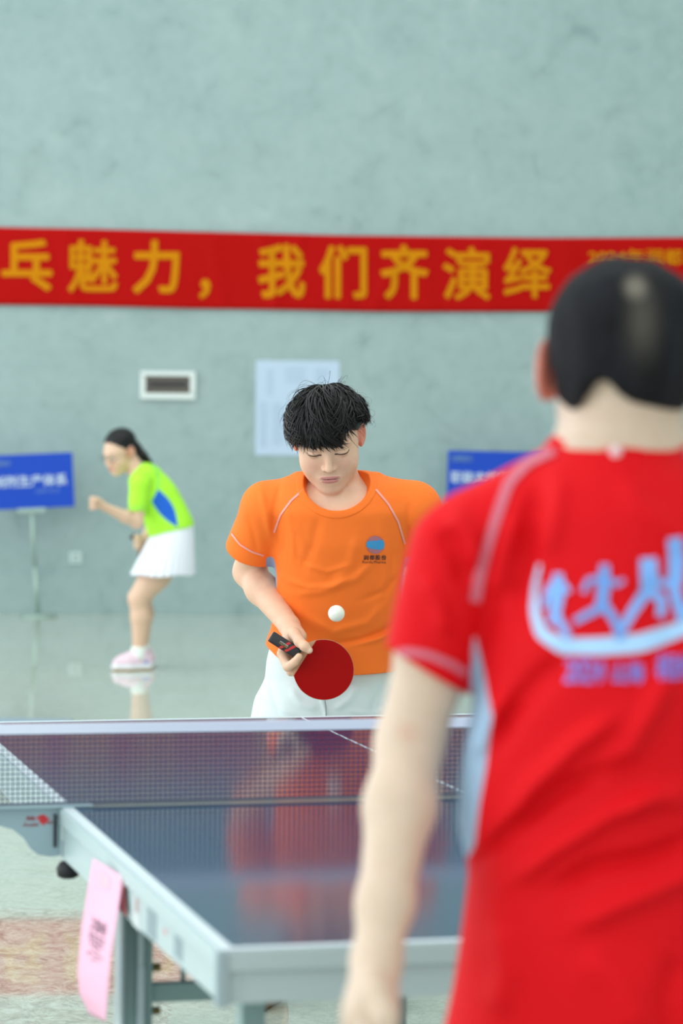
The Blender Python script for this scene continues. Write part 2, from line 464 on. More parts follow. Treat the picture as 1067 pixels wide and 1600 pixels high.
def face_albedo(V, C, R, s, base, lips, ear, brow=(50, 38, 34), iris=None):
    q = (V - C) @ R.T / s; x, y, z = q.T
    col = np.tile(np.array(lin(base)), (len(V), 1))
    def put(m, c, a=1.0):
        m = np.clip(m, 0, 1)[:, None] * a; col[:] = col * (1 - m) + np.array(lin(c)) * m
    front = y > .05
    put(((y > .03) & (z < 0)).astype(float) * np.exp(-((np.abs(x) - .036) ** 2 / .018 ** 2 + (z + .032) ** 2 / .02 ** 2)), (225, 150, 130), .35)
    ew = (np.abs(x) > .070) & (y < .03) & (np.abs(z) < .045)
    put(ew.astype(float), ear, .75)
    lp = np.minimum(((x / .0240) ** 2 + ((z + .0595) / .0046) ** 2), ((x / .0210) ** 2 + ((z + .0684) / .0056) ** 2))
    put((front & (y > .08)) * np.clip((1.05 - lp) / .25, 0, 1), lips, .8)
    put((front & (y > .08)) * np.clip(1 - (np.abs(z + .0636 + x * x * 3) / .0011), 0, 1) * (np.abs(x) < .024), (96, 40, 40), .9)
    ax = np.abs(x)
    bz = .0205 + .10 * (ax - .018) - np.clip(ax - .038, 0, 1) * .45; bw = np.interp(ax, [.014, .02, .04, .054], [.0022, .0036, .0030, .0008])
    ns = .5 + .5 * np.sin(x * 2300 + z * 900) * .5
    put(front * np.clip((bw - np.abs(z - bz)) / .0016, 0, 1) * (ax > .013) * (ax < .055), brow, .85)
    lz = -.0020 + 2.5 * (ax - .0325) ** 2 + .04 * (ax - .0325)
    if iris is None:
        put(front * np.clip(1.5 - np.abs(z - lz) / .0019, 0, 1) * (np.abs(ax - .0325) < .0172), (24, 15, 14), .97)
        put(front * np.clip(1 - np.abs(z - lz - .0095 + 12 * (ax - .0325) ** 2) / .0009, 0, 1) * (np.abs(ax - .0325) < .015), (120, 80, 62), .6)
    else:
        op = (np.abs(z + .0005) < .0042 - 14 * (ax - .0325) ** 2) & front
        put(op.astype(float), (235, 230, 225)); put((op & (np.abs(ax - .0325) < .0055)).astype(float), iris)
        put(front * np.clip(1 - np.abs(z - .0042 + 14 * (ax - .0325) ** 2) / .0013, 0, 1) * (np.abs(ax - .0325) < .017), (28, 18, 16), .95)
    return col
# ------------------------------------------------------------------ the hall
m_wall = mat('green_grey_marble_wall', (160, 186, 184), .45, spec=.3); N = Nd(m_wall)
n1 = N.noise(.55, 6, .62, dist=.6); n2 = N.noise(3.2, 8, .66, dist=1.2); n3 = N.noise(11, 6, .7)
c = N.ramp(n1, [(.30, (138, 166, 162)), (.52, (152, 178, 174)), (.72, (168, 190, 184))])
c = N.mix(.55, c, N.ramp(n2, [(.28, (116, 142, 140)), (.44, (150, 175, 172)), (.60, (158, 183, 180)), (.74, (178, 198, 194))]))
c = N.mix(.16, c, N.ramp(n3, [(.30, (112, 138, 132)), (.5, (160, 184, 180)), (.70, (182, 200, 196))]))
v = N.new('ShaderNodeTexVoronoi'); v.inputs['Scale'].default_value = 3.0; v.inputs['Randomness'].default_value = 1
N.link(N.mapping((1, 1, 1.3)), v.inputs['Vector'])
spot = N.math('MULTIPLY', N.math('LESS_THAN', v.outputs['Distance'], .07), N.math('GREATER_THAN', n2, .5))
N.base(N.mix(1.0, N.mix(N.math('MULTIPLY', spot, .14), c, (96, 120, 116)), (250, 246, 250), 'MULTIPLY'))
N.link(N.ramp(n3, [(.3, (95, 95, 95)), (.7, (120, 120, 120))]), N.b.inputs['Roughness'])

m_floor = mat('polished_marble_floor', (190, 200, 190), .1, spec=.55); N = Nd(m_floor)
mp = N.mapping((1.2, 1.0, 1))
a1 = N.noise(1.3, 7, .6, mp, 1.2); a2 = N.noise(13, 9, .68, N.mapping((1, .8, 1), (0, 0, .5)), 1.8); a3 = N.noise(46, 6, .65, mp, .8)
pale = N.ramp(a2, [(.30, (150, 160, 146)), (.44, (178, 190, 178)), (.58, (196, 206, 194)), (.72, (216, 222, 212))])
pale = N.mix(.5, pale, N.ramp(a1, [(.3, (178, 184, 164)), (.7, (186, 204, 196))]))
brown = N.ramp(a2, [(.32, (116, 106, 96)), (.42, (158, 148, 136)), (.50, (184, 180, 164)), (.58, (200, 206, 194)), (.8, (222, 224, 216))])
vein = N.math('ABSOLUTE', N.math('SUBTRACT', N.noise(9, 7, .6, mp, 2.5), .5))
brown = N.mix(N.math('MULTIPLY', N.math('LESS_THAN', vein, .012), .45), brown, (104, 90, 80))
pale = N.mix(N.math('MULTIPLY', N.math('LESS_THAN', vein, .010), .22), pale, (120, 124, 108))
s = N.new('ShaderNodeSeparateXYZ'); N.link(N.tc.outputs['Object'], s.inputs[0])
wob = N.math('MULTIPLY', N.math('SUBTRACT', a3, .5), .06)
msk = N.math('MULTIPLY', N.math('LESS_THAN', N.math('ADD', s.outputs['Y'], wob), 8.42), N.math('LESS_THAN', N.math('ADD', s.outputs['X'], wob), -.40))
msk = N.math('MULTIPLY', msk, N.math('GREATER_THAN', s.outputs['Y'], 3.0))
c = N.mix(msk, pale, N.mix(.72, pale, brown))
c = N.mix(.25, c, N.ramp(a3, [(.3, (150, 150, 140)), (.7, (220, 224, 214))]))
N.base(c)
N.link(N.ramp(a2, [(.3, (30, 30, 30)), (.7, (52, 52, 52))]), N.b.inputs['Roughness'])

pymesh('floor', [(-9.2, -6.2, 0), (11, -6.2, 0), (11, 24, 0), (-9.2, 24, 0)], [(0, 1, 2, 3)], m_floor)['kind'] = 'structure'
WYAW = .09; W0 = np.array([0, 20.2, 0]); WX = np.array([math.cos(WYAW), math.sin(WYAW), 0]); WN = np.array([math.sin(WYAW), -math.cos(WYAW), 0]); UZ = np.array([0, 0, 1.])
def WP(px, py, off=0.0):
    d = P(px, py, 1.0) - CAM
    t = ((W0 + WN * off - CAM) @ WN) / (d @ WN); return CAM + d * t
def wall_uv(px, py):
    q = WP(px, py) - W0; return q @ WX, q[2]
RW = np.stack([WX, -WN, UZ], 1)
mb = MB(); mb.box(W0 - WN * .15 + UZ * 4.5, (21, .3, 9), RW); tag(mb.build('wall_back', m_wall), kind='structure')
zd = wall_uv(200, 897)[1]
mb = MB(); mb.box(W0 + WN * .008 + UZ * (zd / 2), (20.4, .016, zd), RW, bev=.004)
tag(mb.build('baseboard_back', m_wall), kind='structure')
m_paint = mat('pale_paint', (214, 220, 216), .7, bump=(40, .1, .002))
m_alu = mat('window_aluminium', (150, 158, 160), .35, metal=.6, bump=(60, .05, .001))
mb = MB(); mb.box((10.6, 8.5, 4.5), (.3, 29.5, 9)); tag(mb.build('wall_right', m_paint), kind='structure')
mb = MB(); mb.box((.9, 8.5, 9.15), (20.5, 30, .3)); tag(mb.build('ceiling', m_paint), kind='structure')
mb = MB()
for y in np.arange(-6, 20, 2.6): mb.box((-9.3, y, 4.5), (.12, .08, 9), bev=.006)
for z in (.3, 3.2, 6.2, 8.9): mb.box((-9.3, 6.5, z), (.10, 25, .08))
tag(mb.build('window_1', m_alu), kind='structure')
mb = MB()
for x in np.arange(-9, 10.7, 2.4): mb.box((x, -6.2, 4.5), (.08, .12, 9), bev=.006)
for z in (.3, 3.2, 6.2, 8.9): mb.box((.7, -6.2, z), (19.6, .10, .08))
tag(mb.build('window_2', m_alu), kind='structure')

# ------------------------------------------------------------------ things on and by the back wall
def wall_rect(mb, x0, y0, x1, y1, off, th, bev=0):
    u0, z1 = wall_uv(x0, (y0)); u1, z0 = wall_uv(x1, y1)
    u0b, _ = wall_uv(x0, y1); um = (u0 + u1) / 2
    mb.box(W0 + WX * um + WN * (off + th / 2) + UZ * ((z0 + z1) / 2), (u1 - u0, th, abs(z1 - z0)), RW, bev); return um, (z0 + z1) / 2
m_red_cloth = mat('red_banner_cloth', (176, 3, 1), .55, spec=.1, bump=(120, .12, .002))
m_yel = mat('yellow_banner_print', (202, 128, 2), .65, spec=.1, bump=(120, .1, .001))
banner = empty('banner', WP(533, 428, .02), 'long red cloth banner with yellow Chinese lettering stretched across the wall', 'banner')
top = lambda x: np.interp(x, [-500, 0, 150, 300, 533, 860, 1067, 1500], [344, 355, 358, 362, 368, 372, 371, 380])
bot = lambda x: np.interp(x, [-500, 0, 150, 300, 420, 600, 860, 1067, 1500], [470, 476, 478, 482, 483.5, 487, 487, 489, 496])
creases = [(255, 440, .55, 20), (420, 420, .25, 9), (450, 420, -.4, 9), (660, 400, .1, 16), (540, 420, .12, 10), (760, 440, .15, 14), (340, 420, .15, 12), (110, 420, .1, 12), (890, 420, .1, 15), (620, 410, -.5, 12)]
def boff(x, y):
    o = .028 + .004 * math.sin(x * .021) * math.sin(y * .02 + x * .004)
    for cx, cy, sl, wd in creases: o += .006 * math.exp(-((x - cx - sl * (y - cy)) / wd) ** 2)
    return o
xs = np.linspace(-420, 1450, 380); nt = 20; V = []; F = []
for j in range(nt + 1):
    for x in xs: y = top(x) + (bot(x) - top(x)) * j / nt; V.append(WP(x, y, boff(x, y)))
n = len(xs)
for j in range(nt):
    for i in range(n - 1): F.append((j * n + i, (j + 1) * n + i, (j + 1) * n + i + 1, j * n + i + 1))
bo = pymesh('cloth', V, F, m_red_cloth, banner, True, banner.location)
sol = bo.modifiers.new('s', 'SOLIDIFY'); sol.thickness = .0012; sol.offset = -1
def banner_text(s, x0, x1, y0, y1, bold, name='lettering'):
    Vt, Ft = text2d(s, bold, sub=.12); Vt = fit(Vt, x0, x1, y1, y0)
    nl = len(Vt) // 9; W_ = [WP(a, b, boff(a, b) + .003 + .0004 * (i // nl)) for i, (a, b) in enumerate(Vt)]
    return pymesh(name, W_, Ft, m_yel, banner, False, banner.location)
for ch, cx, w_, ty, by in (('乓', 42, 80, 374, 455), ('魅', 145, 78, 374, 457), ('力', 244, 74, 375, 459), ('，', 320, 18, 436, 467), ('我', 440, 74, 381, 466),
                           ('们', 536, 75, 383, 467), ('齐', 632, 76, 382, 468), ('演', 729, 75, 386, 469), ('绎', 824, 75, 386, 466)):
    banner_text(ch, cx - w_ / 2, cx + w_ / 2, ty, by, .020 if ch in '魅演绎' else .028)
banner_text('2024年润都', 919, 1067, 389, 415, .02)
banner_text('股份', 1073, 1122, 390, 416, .02)

m_white_plastic = mat('white_plastic', (222, 230, 228), .35, bump=(50, .03, .001))
m_smoke = mat('smoked_cover', (84, 78, 70), .25, bump=(30, .03, .001)); m_dark = mat('dark_plastic', (30, 34, 38), .4, bump=(60, .05, .001))
box_ = empty('distribution_box', WP(262, 602, 0), 'small white electrical distribution box with smoked cover set in the wall', 'electrical box')
mb = MB(); L0 = box_.location
for r_ in ((219, 580, 305, 588), (219, 614, 305, 624), (219, 588, 227, 614), (297, 588, 305, 614)): wall_rect(mb, *r_, 0, .03, .004)
mb.build('frame', m_white_plastic, box_, origin=L0)
mb = MB(); wall_rect(mb, 226, 587, 298, 615, 0, .016); cv_ = mb.build('cover', m_smoke, box_, origin=L0)
mb = MB()
for i in range(9): wall_rect(mb, 234 + i * 6.4, 597, 239 + i * 6.4, 604, .016, .006, .001)
mb.build('breaker_row', m_dark, cv_, origin=L0); bpy.data.objects['breaker_row'].matrix_parent_inverse = Matrix.Identity(4)
sock = empty('wall_socket', WP(118, 871, 0), 'small square pale wall socket low on the marble wall', 'socket')
mb = MB(); wall_rect(mb, 108, 862, 128, 881, 0, .012, .003); mb.build('face_plate', mat('socket_plastic', (186, 208, 206), .4, bump=(50, .03, .001)), sock, origin=sock.location)
mb = MB(); wall_rect(mb, 115.5, 867, 117, 870.5, .012, .001); wall_rect(mb, 119.5, 867, 121, 870.5, .012, .001); wall_rect(mb, 115, 874, 116.4, 877, .012, .001); wall_rect(mb, 120, 874, 121.4, 877, .012, .001)
mb.build('pin_slots', m_dark, sock, origin=sock.location)
notice = empty('paper_notice', WP(465, 637, 0), 'large pale notice sheet with faint printed columns taped to the marble wall', 'notice')
m_paper = mat('notice_paper', (186, 205, 226), .65, bump=(8, .1, .004)); m_print = mat('faint_print', (160, 180, 204), .7, bump=(50, .05, .001))
mb = MB(); wall_rect(mb, 400, 563, 529, 712, .002, .002); mb.build('sheet', m_paper, notice, origin=notice.location)
mb = MB(); rr = random.Random(3)
for x0, x1, y0, y1 in ((417, 428, 578, 616), (446, 484, 574, 600), (492, 516, 576, 604), (406, 420, 628, 700), (426, 446, 630, 696), (452, 480, 622, 700), (488, 520, 618, 700)):
    y = y0
    while y < y1: wall_rect(mb, x0, y, x1 - rr.random() * (x1 - x0) * .3, y + 1.3, .004, .0005); y += 2.9
mb.build('printed_lines', m_print, notice, origin=notice.location)

m_blue = mat('blue_sign_print', (12, 70, 188), .3, spec=.3, bump=(4, .03, .004)); m_wtext = mat('white_sign_print', (200, 218, 238), .4, bump=(50, .02, .001)); m_stext = mat('dim_sign_print', (110, 150, 205), .4, bump=(50, .02, .001))
m_steel = mat('pale_stand_metal', (158, 182, 172), .35, metal=.3, bump=(60, .04, .001))
def sign(px, py, wpx, hpx, ang, off, texts, label, pole=(0, 0, 0), lean=0.0):
    """notice board on a pole, off metres in front of the wall"""
    c0 = WP(px, py, off); sc_ = 4550 / c0[1]; Wm, Hm = wpx / sc_, hpx / sc_
    base = WP(px, py, off); base[2] = 0
    root = empty('sign_stand', base, label, 'sign', 'blue notice boards on thin stands by the back wall')
    c, s = math.cos(ang), math.sin(ang)
    ax = WX * c + UZ * s; ay = -WX * s + UZ * c; R_ = np.stack([ax, -WN, ay], 1)
    mb = MB(); mb.box(c0, (Wm, .012, Hm), R_, bev=.002); b = mb.build('board', m_blue, root, origin=base)
    for s_, fx0, fx1, fy0, fy1, bold, m_ in texts:
        Vt, Ft = text2d(s_, bold); Vt = fit(Vt, (fx0 - .5) * Wm, (fx1 - .5) * Wm, (fy0 - .5) * Hm, (fy1 - .5) * Hm)
        o = pymesh('lettering', [c0 + WN * (.0075 + .0004 * (i // max(1, len(Vt) // 9) if bold else 0)) + ax * x + ay * y for i, (x, y) in enumerate(Vt)], Ft, m_, b, False, base)
    bp = c0 - ay * (Hm / 2 + .012) + WX * pole[0]
    mb = MB(); mb.box(bp, (.19, .03, .03), R_, bev=.004); mb.build('clamp', m_steel, root, origin=base)
    foot = np.array([bp[0] + lean, bp[1] , 0.02])
    midp = bp * .45 + foot * .55
    mb = MB(); mb.tube([bp - WN * 0, midp], .012, 12); mb.tube([midp, foot], .015, 12); mb.build('pole', m_steel, root, True, base)
    mb = MB(); mb.tube([foot * [1, 1, 0], foot * [1, 1, 0] + UZ * .012, foot * [1, 1, 0] + UZ * .02], [.13, .13, .05], 28); mb.build('base_disc', m_steel, root, True, base)
    return root
sign(47.5, 752, 134, 85, .052, .32, [('制剂生产体系', .075, .925, .40, .62, .02, m_wtext), ('润都股份', .02, .28, .80, .90, .01, m_stext), ('品质 安全', .56, .84, .28, .345, .0, m_stext)],
     'blue notice board on a pole left of the bending woman', lean=.045)
sign(786, 748, 176, 85, -.012, .32, [('职能支持体系', .03, .66, .40, .62, .02, m_wtext), ('润都股份', .03, .22, .80, .91, .01, m_stext)],
     'blue notice board on a stand behind the man in red')
m_mat = mat('grey_blue_rubber', (134, 154, 172), .6, bump=(50, .2, .002))
y1_ = 13.32; xr = P(113, 1124, y1_)[0]
mt = MB(); mt.box((xr - .9, y1_ - .45, .006), (1.8, .9, .012), bev=.003)
fm = mt.build('floor_mat', m_mat); tag(fm, 'flat grey-blue mat lying on the marble floor just beyond the net', 'mat')

# ------------------------------------------------------------------ table tennis table
TX, TY, TYAW = -.1534, 3.81, .2494
TA = np.array([math.cos(TYAW), math.sin(TYAW), 0]); TB = np.array([-math.sin(TYAW), math.cos(TYAW), 0])
def T(a, b, z): return np.array([TX, TY, 0]) + a * TA + b * TB + UZ * z
RT_ = np.stack([TA, TB, UZ], 1)
def tb(mb, a0, a1, b0, b1, z0, z1, bev=0): return mb.box(T((a0 + a1) / 2, (b0 + b1) / 2, (z0 + z1) / 2), (a1 - a0, b1 - b0, z1 - z0), RT_, bev)
m_top = mat('navy_table_surface', (30, 48, 74), .11, spec=.34); N = Nd(m_top); N.bump(N.noise(900, 2), .02, .0004)
N.base(N.mix(.3, (14, 56, 92), N.ramp(N.noise(5, 3), [(.3, (20, 46, 82)), (.7, (28, 58, 94))])))
m_rim = mat('pale_blue_grey_enamel', (172, 194, 196), .35, spec=.5, bump=(40, .04, .001))
m_line = mat('white_line_paint', (205, 218, 226), .4, bump=(80, .03, .0005))
m_leg = mat('grey_green_enamel', (128, 160, 160), .4, bump=(40, .04, .001))
table = empty('table_tennis_table', T(.7625, 1.37, 0), 'navy table tennis table with pale grey metal frame between the two players', 'table')
TO = table.location
for b0, b1 in ((0, 1.366), (1.374, 2.74)):
    mb = MB(); tb(mb, .002, 1.523, b0 + .002, b1 - .002, .735, .7595, .002); top_ = mb.build('tabletop', m_top, table, origin=TO)
    mb = MB(); e0, e1 = (b0, b1)
    tb(mb, 0, .02, e0, e1, .7595, .7602); tb(mb, 1.505, 1.525, e0, e1, .7595, .7602)
    if b0 == 0: tb(mb, .02, 1.505, 0, .02, .7595, .7602)
    else: tb(mb, .02, 1.505, 2.72, 2.74, .7595, .7602)
    tb(mb, .7610, .7640, e0 + (.02 if b0 == 0 else 0), e1 - (.0 if b0 == 0 else .02), .7595, .7602)
    mb.build('boundary_lines', m_line, top_, origin=TO)
    mb = MB()   # folded rim section
    tb(mb, -.004, .012, e0, e1, .731, .7585, .003); tb(mb, 1.513, 1.529, e0, e1, .731, .7585, .003)
    ee = (-.004, .012) if b0 == 0 else (2.728, 2.744)
    tb(mb, -.004, 1.529, *ee, .731, .7585, .003)
    mb.build('edge_rim', m_rim, table, origin=TO)
    mb = MB()   # apron, a little deeper towards the net
    def ap(a, th):
        z_near, z_far = (.687, .668) if b0 == 0 else (.668, .687)
        o = T(a, 0, 0); poly = [(b0 + .003, z_near), (b1 - .003, z_far), (b1 - .003, .731), (b0 + .003, .731)]
        mb.prism(poly, o, TB, UZ, TA, th)
    ap(.006, .006); ap(1.519, .006)
    bb = b0 + .006 if b0 == 0 else b1 - .006
    tb(mb, .003, 1.522, bb - .003, bb + .003, .687, .731); tb(mb, .003, 1.522, (b1 if b0 == 0 else b0) - .003, (b1 if b0 == 0 else b0) + .003, .70, .731)
    tb(mb, .003, .03, bb - .004, bb + .02, .690, .7585, .004); tb(mb, 1.495, 1.522, bb - .004, bb + .02, .690, .7585, .004)
    mb.build('apron', m_rim, table, origin=TO)
mb = MB(); tb(mb, .004, 1.521, 1.364, 1.376, .735, .7600); mb.build('centre_joint', mat('grey_joint_strip', (132, 144, 142), .45, bump=(60, .03, .001)), table, origin=TO)
m_capp = mat('grey_corner_cap', (150, 172, 178), .45, bump=(60, .03, .001))
for a in (-.006, 1.513):
    for b in (-.006, 2.728):
        mb = MB(); tb(mb, a, a + .018, b, b + .018, .684, .7588, .004); mb.build('corner_cap', m_capp, table, origin=TO)
m_rub = mat('black_rubber', (22, 26, 30), .6, bump=(60, .1, .001))
def leg(a, b, w_=.045, d_=.03, z1=.731):
    mb = MB(); tb(mb, a - w_ / 2, a + w_ / 2, b - d_ / 2, b + d_ / 2, .03, z1, .003); l = mb.build('leg', m_leg, table, origin=TO)
    mb = MB(); mb.tube([T(a, b, 0), T(a, b, .012), T(a, b, .034)], [.03, .032, .018], 16); mb.build('foot', m_rub, l, True, TO); return l
lg = leg(.038, .83, .048, .045)
mb = MB(); tb(mb, .009, .0145, .80, .86, .05, .72, .002); tb(mb, .034, .046, .790, .803, .30, .585, .003); tb(mb, .034, .044, .788, .80, .585, .72, .002)
mb.build('sliding_strut', mat('pale_strut_metal', (170, 192, 198), .3, metal=.2, bump=(40, .03, .001)), table, origin=TO)
m_bolt = mat('brass_bolt', (120, 110, 70), .3, metal=.8, bump=(40, .03, .001))
for z in (.575, .505): mb = MB(); mb.tube([T(.062, .83, z), T(.078, .83, z)], [.007, .007], 10); mb.build('bolt', m_bolt, lg, True, TO)
leg(1.475, .83, .048, .045); leg(.078, .16, .034, .034); leg(1.447, .16, .034, .034); leg(.54, 1.09, .034, .034); leg(.985, 1.09, .034, .034)
leg(.236, 1.91, .048, .045); leg(1.289, 1.91, .048, .045); leg(.69, 1.65, .034, .034); leg(.835, 1.65, .034, .034)
for b, a_ in ((.83, .062), (1.91, .26)):
    mb = MB(); tb(mb, a_, 1.525 - a_, b - .012, b + .012, .520, .550, .003); mb.build('crossbar', m_leg, table, origin=TO)
for a_ in (.115, 1.41): mb = MB(); mb.tube([T(a_, .83, .55), T(a_, .83, .731)], .004, 8); mb.build('lock_rod', m_leg, table, True, TO)
for b, a_ in ((1.09, .54), (1.65, .69)):
    mb = MB(); tb(mb, a_, 1.525 - a_, b - .012, b + .012, .14, .17, .003); mb.build('crossbar', m_leg, table, origin=TO)
# stickers on the side apron
m_stk = mat('worn_grey_sticker', (128, 152, 158), .5, bump=(60, .1, .001)); m_stk_r = mat('faded_red_print', (205, 150, 150), .5, bump=(60, .1, .001)); m_stk_w = mat('pale_sticker', (196, 208, 208), .5, bump=(60, .1, .001))
for b0, b1, z0, z1, m_ in ((.735, .80, .680, .722, m_stk), (.60, .665, .676, .724, m_stk_w), (.615, .64, .700, .722, m_stk_r), (.47, .545, .684, .727, m_stk), (.27, .33, .692, .722, m_stk), (.39, .41, .708, .716, m_stk_r)):
    mb = MB(); tb(mb, .0022, .0028 + (.0002 if m_ is m_stk_r else 0), b0, b1, z0, z1); mb.build('sticker', m_, table, origin=TO)

# net and its clamps
net = empty('table_tennis_net', T(.7625, 1.37, .76), 'white-topped mesh net clamped across the middle of the navy table', 'net')
NO = net.location; m_thread = mat('dark_net_thread', (36, 46, 88), .7, bump=(300, .1, .0005)); m_tape = mat('white_net_tape', (222, 232, 252), .7, bump=(500, .3, .0006))
def sag(a): return .0035 * (1 - ((a - .7625) / .915) ** 2) + .0025 * (1 - (a + .15) / 1.825)
mb = MB(); A0, A1 = -.150, 1.675
n_v = 200
for i in range(n_v + 1):
    a = A0 + (A1 - A0) * i / n_v; mb.box(T(a, 1.37, (.764 + .897 - sag(a)) / 2), (.0018, .0014, .897 - .764), RT_)
zs = np.linspace(.768, .892, 15)
for z in zs:
    pts = [T(a, 1.37, z - sag(a) * (z - .764) / .13) for a in np.linspace(A0, A1, 14)]; mb.tube(pts, .0011, 4)
mb.build('mesh_netting', m_thread, net, origin=NO)
mb = MB(); aa = np.linspace(A0, A1, 40)
for i in range(39):
    a = (aa[i] + aa[i + 1]) / 2; mb.box(T(a, 1.37, .9025 - sag(a)), (aa[1] - aa[0] + .0002, .005, .018), RT_)
mb.build('top_tape', m_tape, net, origin=NO)
mb = MB(); mb.tube([T(a, 1.37, .764) for a in (A0, 0, .8, 1.525, A1)], .0022, 8)
mb.build('bottom_cord', mat('grey_cord', (96, 104, 116), .6, bump=(300, .1, .0005)), net, True, NO)
m_post = mat('blue_grey_enamel', (146, 172, 182), .35, bump=(40, .04, .001)); m_rl = mat('red_bracket_print', (196, 44, 50), .5, bump=(80, .03, .0005))
for side in (0, 1):
    fa = (lambda a: a) if side == 0 else (lambda a: 1.525 - a)
    mb = MB(); poly = [(-.170, .764), (.0, .764), (.0, .674), (-.018, .672), (-.040, .676), (-.055, .688), (-.066, .706), (-.085, .722), (-.115, .731), (-.170, .733)]
    poly = [(fa(a), z) for a, z in poly]
    if side: poly = poly[::-1]
    mb.prism(poly, T(0, 1.37 - .0, 0), TA, UZ, TB, .006); tb(mb, min(fa(-.170), fa(.055)), max(fa(-.170), fa(.055)), 1.352, 1.388, .7604, .7645, .001)
    br = mb.build('clamp_bracket', m_post, net, origin=NO)
    mb = MB(); tb(mb, min(fa(-.156), fa(-.146)), max(fa(-.156), fa(-.146)), 1.362, 1.378, .764, .915, .002); mb.build('net_post', m_post, net, origin=NO)
    mb = MB(); mb.tube([T(fa(.010), 1.35, z) for z in (.636, .640, .654, .664, .668, .72)], [.012, .019, .021, .015, .006, .006], 18); mb.build('clamp_knob', m_rub, net, True, NO)
    mb = MB(); tb(mb, min(fa(-.014), fa(-.009)), max(fa(-.014), fa(-.009)), 1.360, 1.367, .690, .748); mb.build('slot', m_dark, net, origin=NO)
    if side == 0:
        def onb(Vt): return [T(x, 1.3664, z) for x, z in Vt]
        Vt, Ft = text2d('双鱼', .03); pymesh('lettering', onb(fit(Vt, -.0625, -.047, .7375, .7455)), Ft, m_rl, br, False, NO)
        Vt, Ft = text2d('Double', .012, .25); pymesh('lettering', onb(fit(Vt, -.068, -.0405, .727, .7335)), Ft, m_rl, br, False, NO)
        Vt, Ft = text2d('Fish', .012, .25); pymesh('lettering', onb(fit(Vt, -.031, -.0155, .7305, .7365)), Ft, m_rl, br, False, NO)
        fish = [(-.0465, .7395), (-.043, .7435), (-.036, .747), (-.0285, .7475), (-.0275, .743), (-.023, .7425), (-.0205, .739), (-.0250, .7375), (-.0225, .7345), (-.028, .733), (-.0315, .7265), (-.034, .731), (-.038, .7335), (-.0405, .737), (-.0375, .740)]
        mb = MB(); mb.prism(fish, T(0, 1.3666, 0), TA, UZ, TB, .0005); mb.prism([(-.0405, .7407), (-.038, .7430), (-.034, .7437), (-.036, .7413)], T(0, 1.3662, 0), TA, UZ, TB, .0003)
        mb.build('fish_emblem', m_rl, br, origin=NO)

# pink sheet taped to the side of the table
def on_side(px, py, a=-.008):
    d = P(px, py, 1.0) - CAM; o = T(a, 0, 0); t = ((o - CAM) @ TA) / (d @ TA); return CAM + d * t
qa, qb = on_side(145, 1341), on_side(192, 1370)
m_pink = mat('pink_paper', (236, 182, 206), .7, bump=(6, .1, .004)); m_ink = mat('dark_ink', (96, 60, 84), .6, bump=(80, .02, .0005))
def pink(u, v):
    """u across, v down the sheet; returns a pixel and a depth"""
    Lx = np.interp(v, [0, .15, .45, .75, .9, 1], [145, 139, 127, 121, 124, 140]); Ly = np.interp(v, [0, .15, .45, .75, .9, 1], [1341, 1378, 1450, 1520, 1552, 1586])
    Rx = np.interp(v, [0, .2, .5, .8, 1], [192, 185, 174, 168, 165]); Ry = np.interp(v, [0, .2, .5, .8, 1], [1370, 1420, 1488, 1556, 1596])
    ya, yb = qa[1] - .03, qb[1] - .03
    Y = ya + (yb - ya) * (.35 + .45 * u) - .03 * math.sin(v * 2.6) + .012 * math.sin(3 * v + 2 * u)
    return P(Lx + (Rx - Lx) * u, Ly + (Ry - Ly) * u, Y)
nu, nv = 14, 34; V = [pink(i / nu, j / nv) for j in range(nv + 1) for i in range(nu + 1)]
F = [(j * (nu + 1) + i, (j + 1) * (nu + 1) + i, (j + 1) * (nu + 1) + i + 1, j * (nu + 1) + i + 1) for j in range(nv) for i in range(nu)]
pk = empty('pink_paper', np.mean(V, 0), 'pink paper sheet with handwriting taped to the side of the navy table', 'paper')
o = pymesh('sheet', V, F, m_pink, pk, True, pk.location); o.modifiers.new('s', 'SOLIDIFY').thickness = .0006
Vt, Ft = text2d('小组赛', .0, sub=.15); Vt = fit(Vt, 0, 1, 0, 1)
pymesh('handwriting', [pink(.26 + .50 * y, .62 - .28 * x) + (CAM - pink(.5, .5)) / 4.6 * .002 for x, y in Vt], Ft, m_ink, pk, False, pk.location)
V = [pink(u, v) + (CAM - pink(.5, .1)) / 4.6 * .0015 for v in (.05, .13) for u in (.28, .62)]; pymesh('tape', V, [(0, 2, 3, 1)], mat('clear_tape', (226, 170, 186), .35, bump=(40, .02, .001)), pk, False, pk.location)
# red corner of a second slip behind the pink sheet
V = [on_side(183, 1392, -.004), on_side(192, 1372, -.004), on_side(197, 1432, -.004), on_side(185, 1420, -.004)]
rs = pymesh('red_slip', V, [(0, 3, 2, 1)], mat('red_slip_paper', (140, 34, 44), .6, bump=(40, .02, .001))); rs.modifiers.new('s', 'SOLIDIFY').thickness = .0005
tag(rs, 'dark red slip showing behind the pink paper on the table side', 'paper')

# ------------------------------------------------------------------ people
def px_len(n, Y): return n * Y / F_PX
def section(py, cx, half, Y, ry, dx=0):
    p = P(cx, py, Y); return (p[2], p[0], p[1], px_len(half, Y), ry)
def hand(B, wrist, palm, fingers, thumb, pr=(.023, .03), k=.008, n=None):
    """palm blob plus five separate finger chains"""
    wrist = np.array(wrist); palm = np.array(palm)
    B.cone(wrist, palm, pr[0], pr[1], .012)
    for ch, r0, r1 in fingers: B.chain(ch, np.linspace(r0, r1, len(ch)), .0045)
    B.chain(thumb[0], np.linspace(thumb[1], thumb[2], len(thumb[0])), .005)

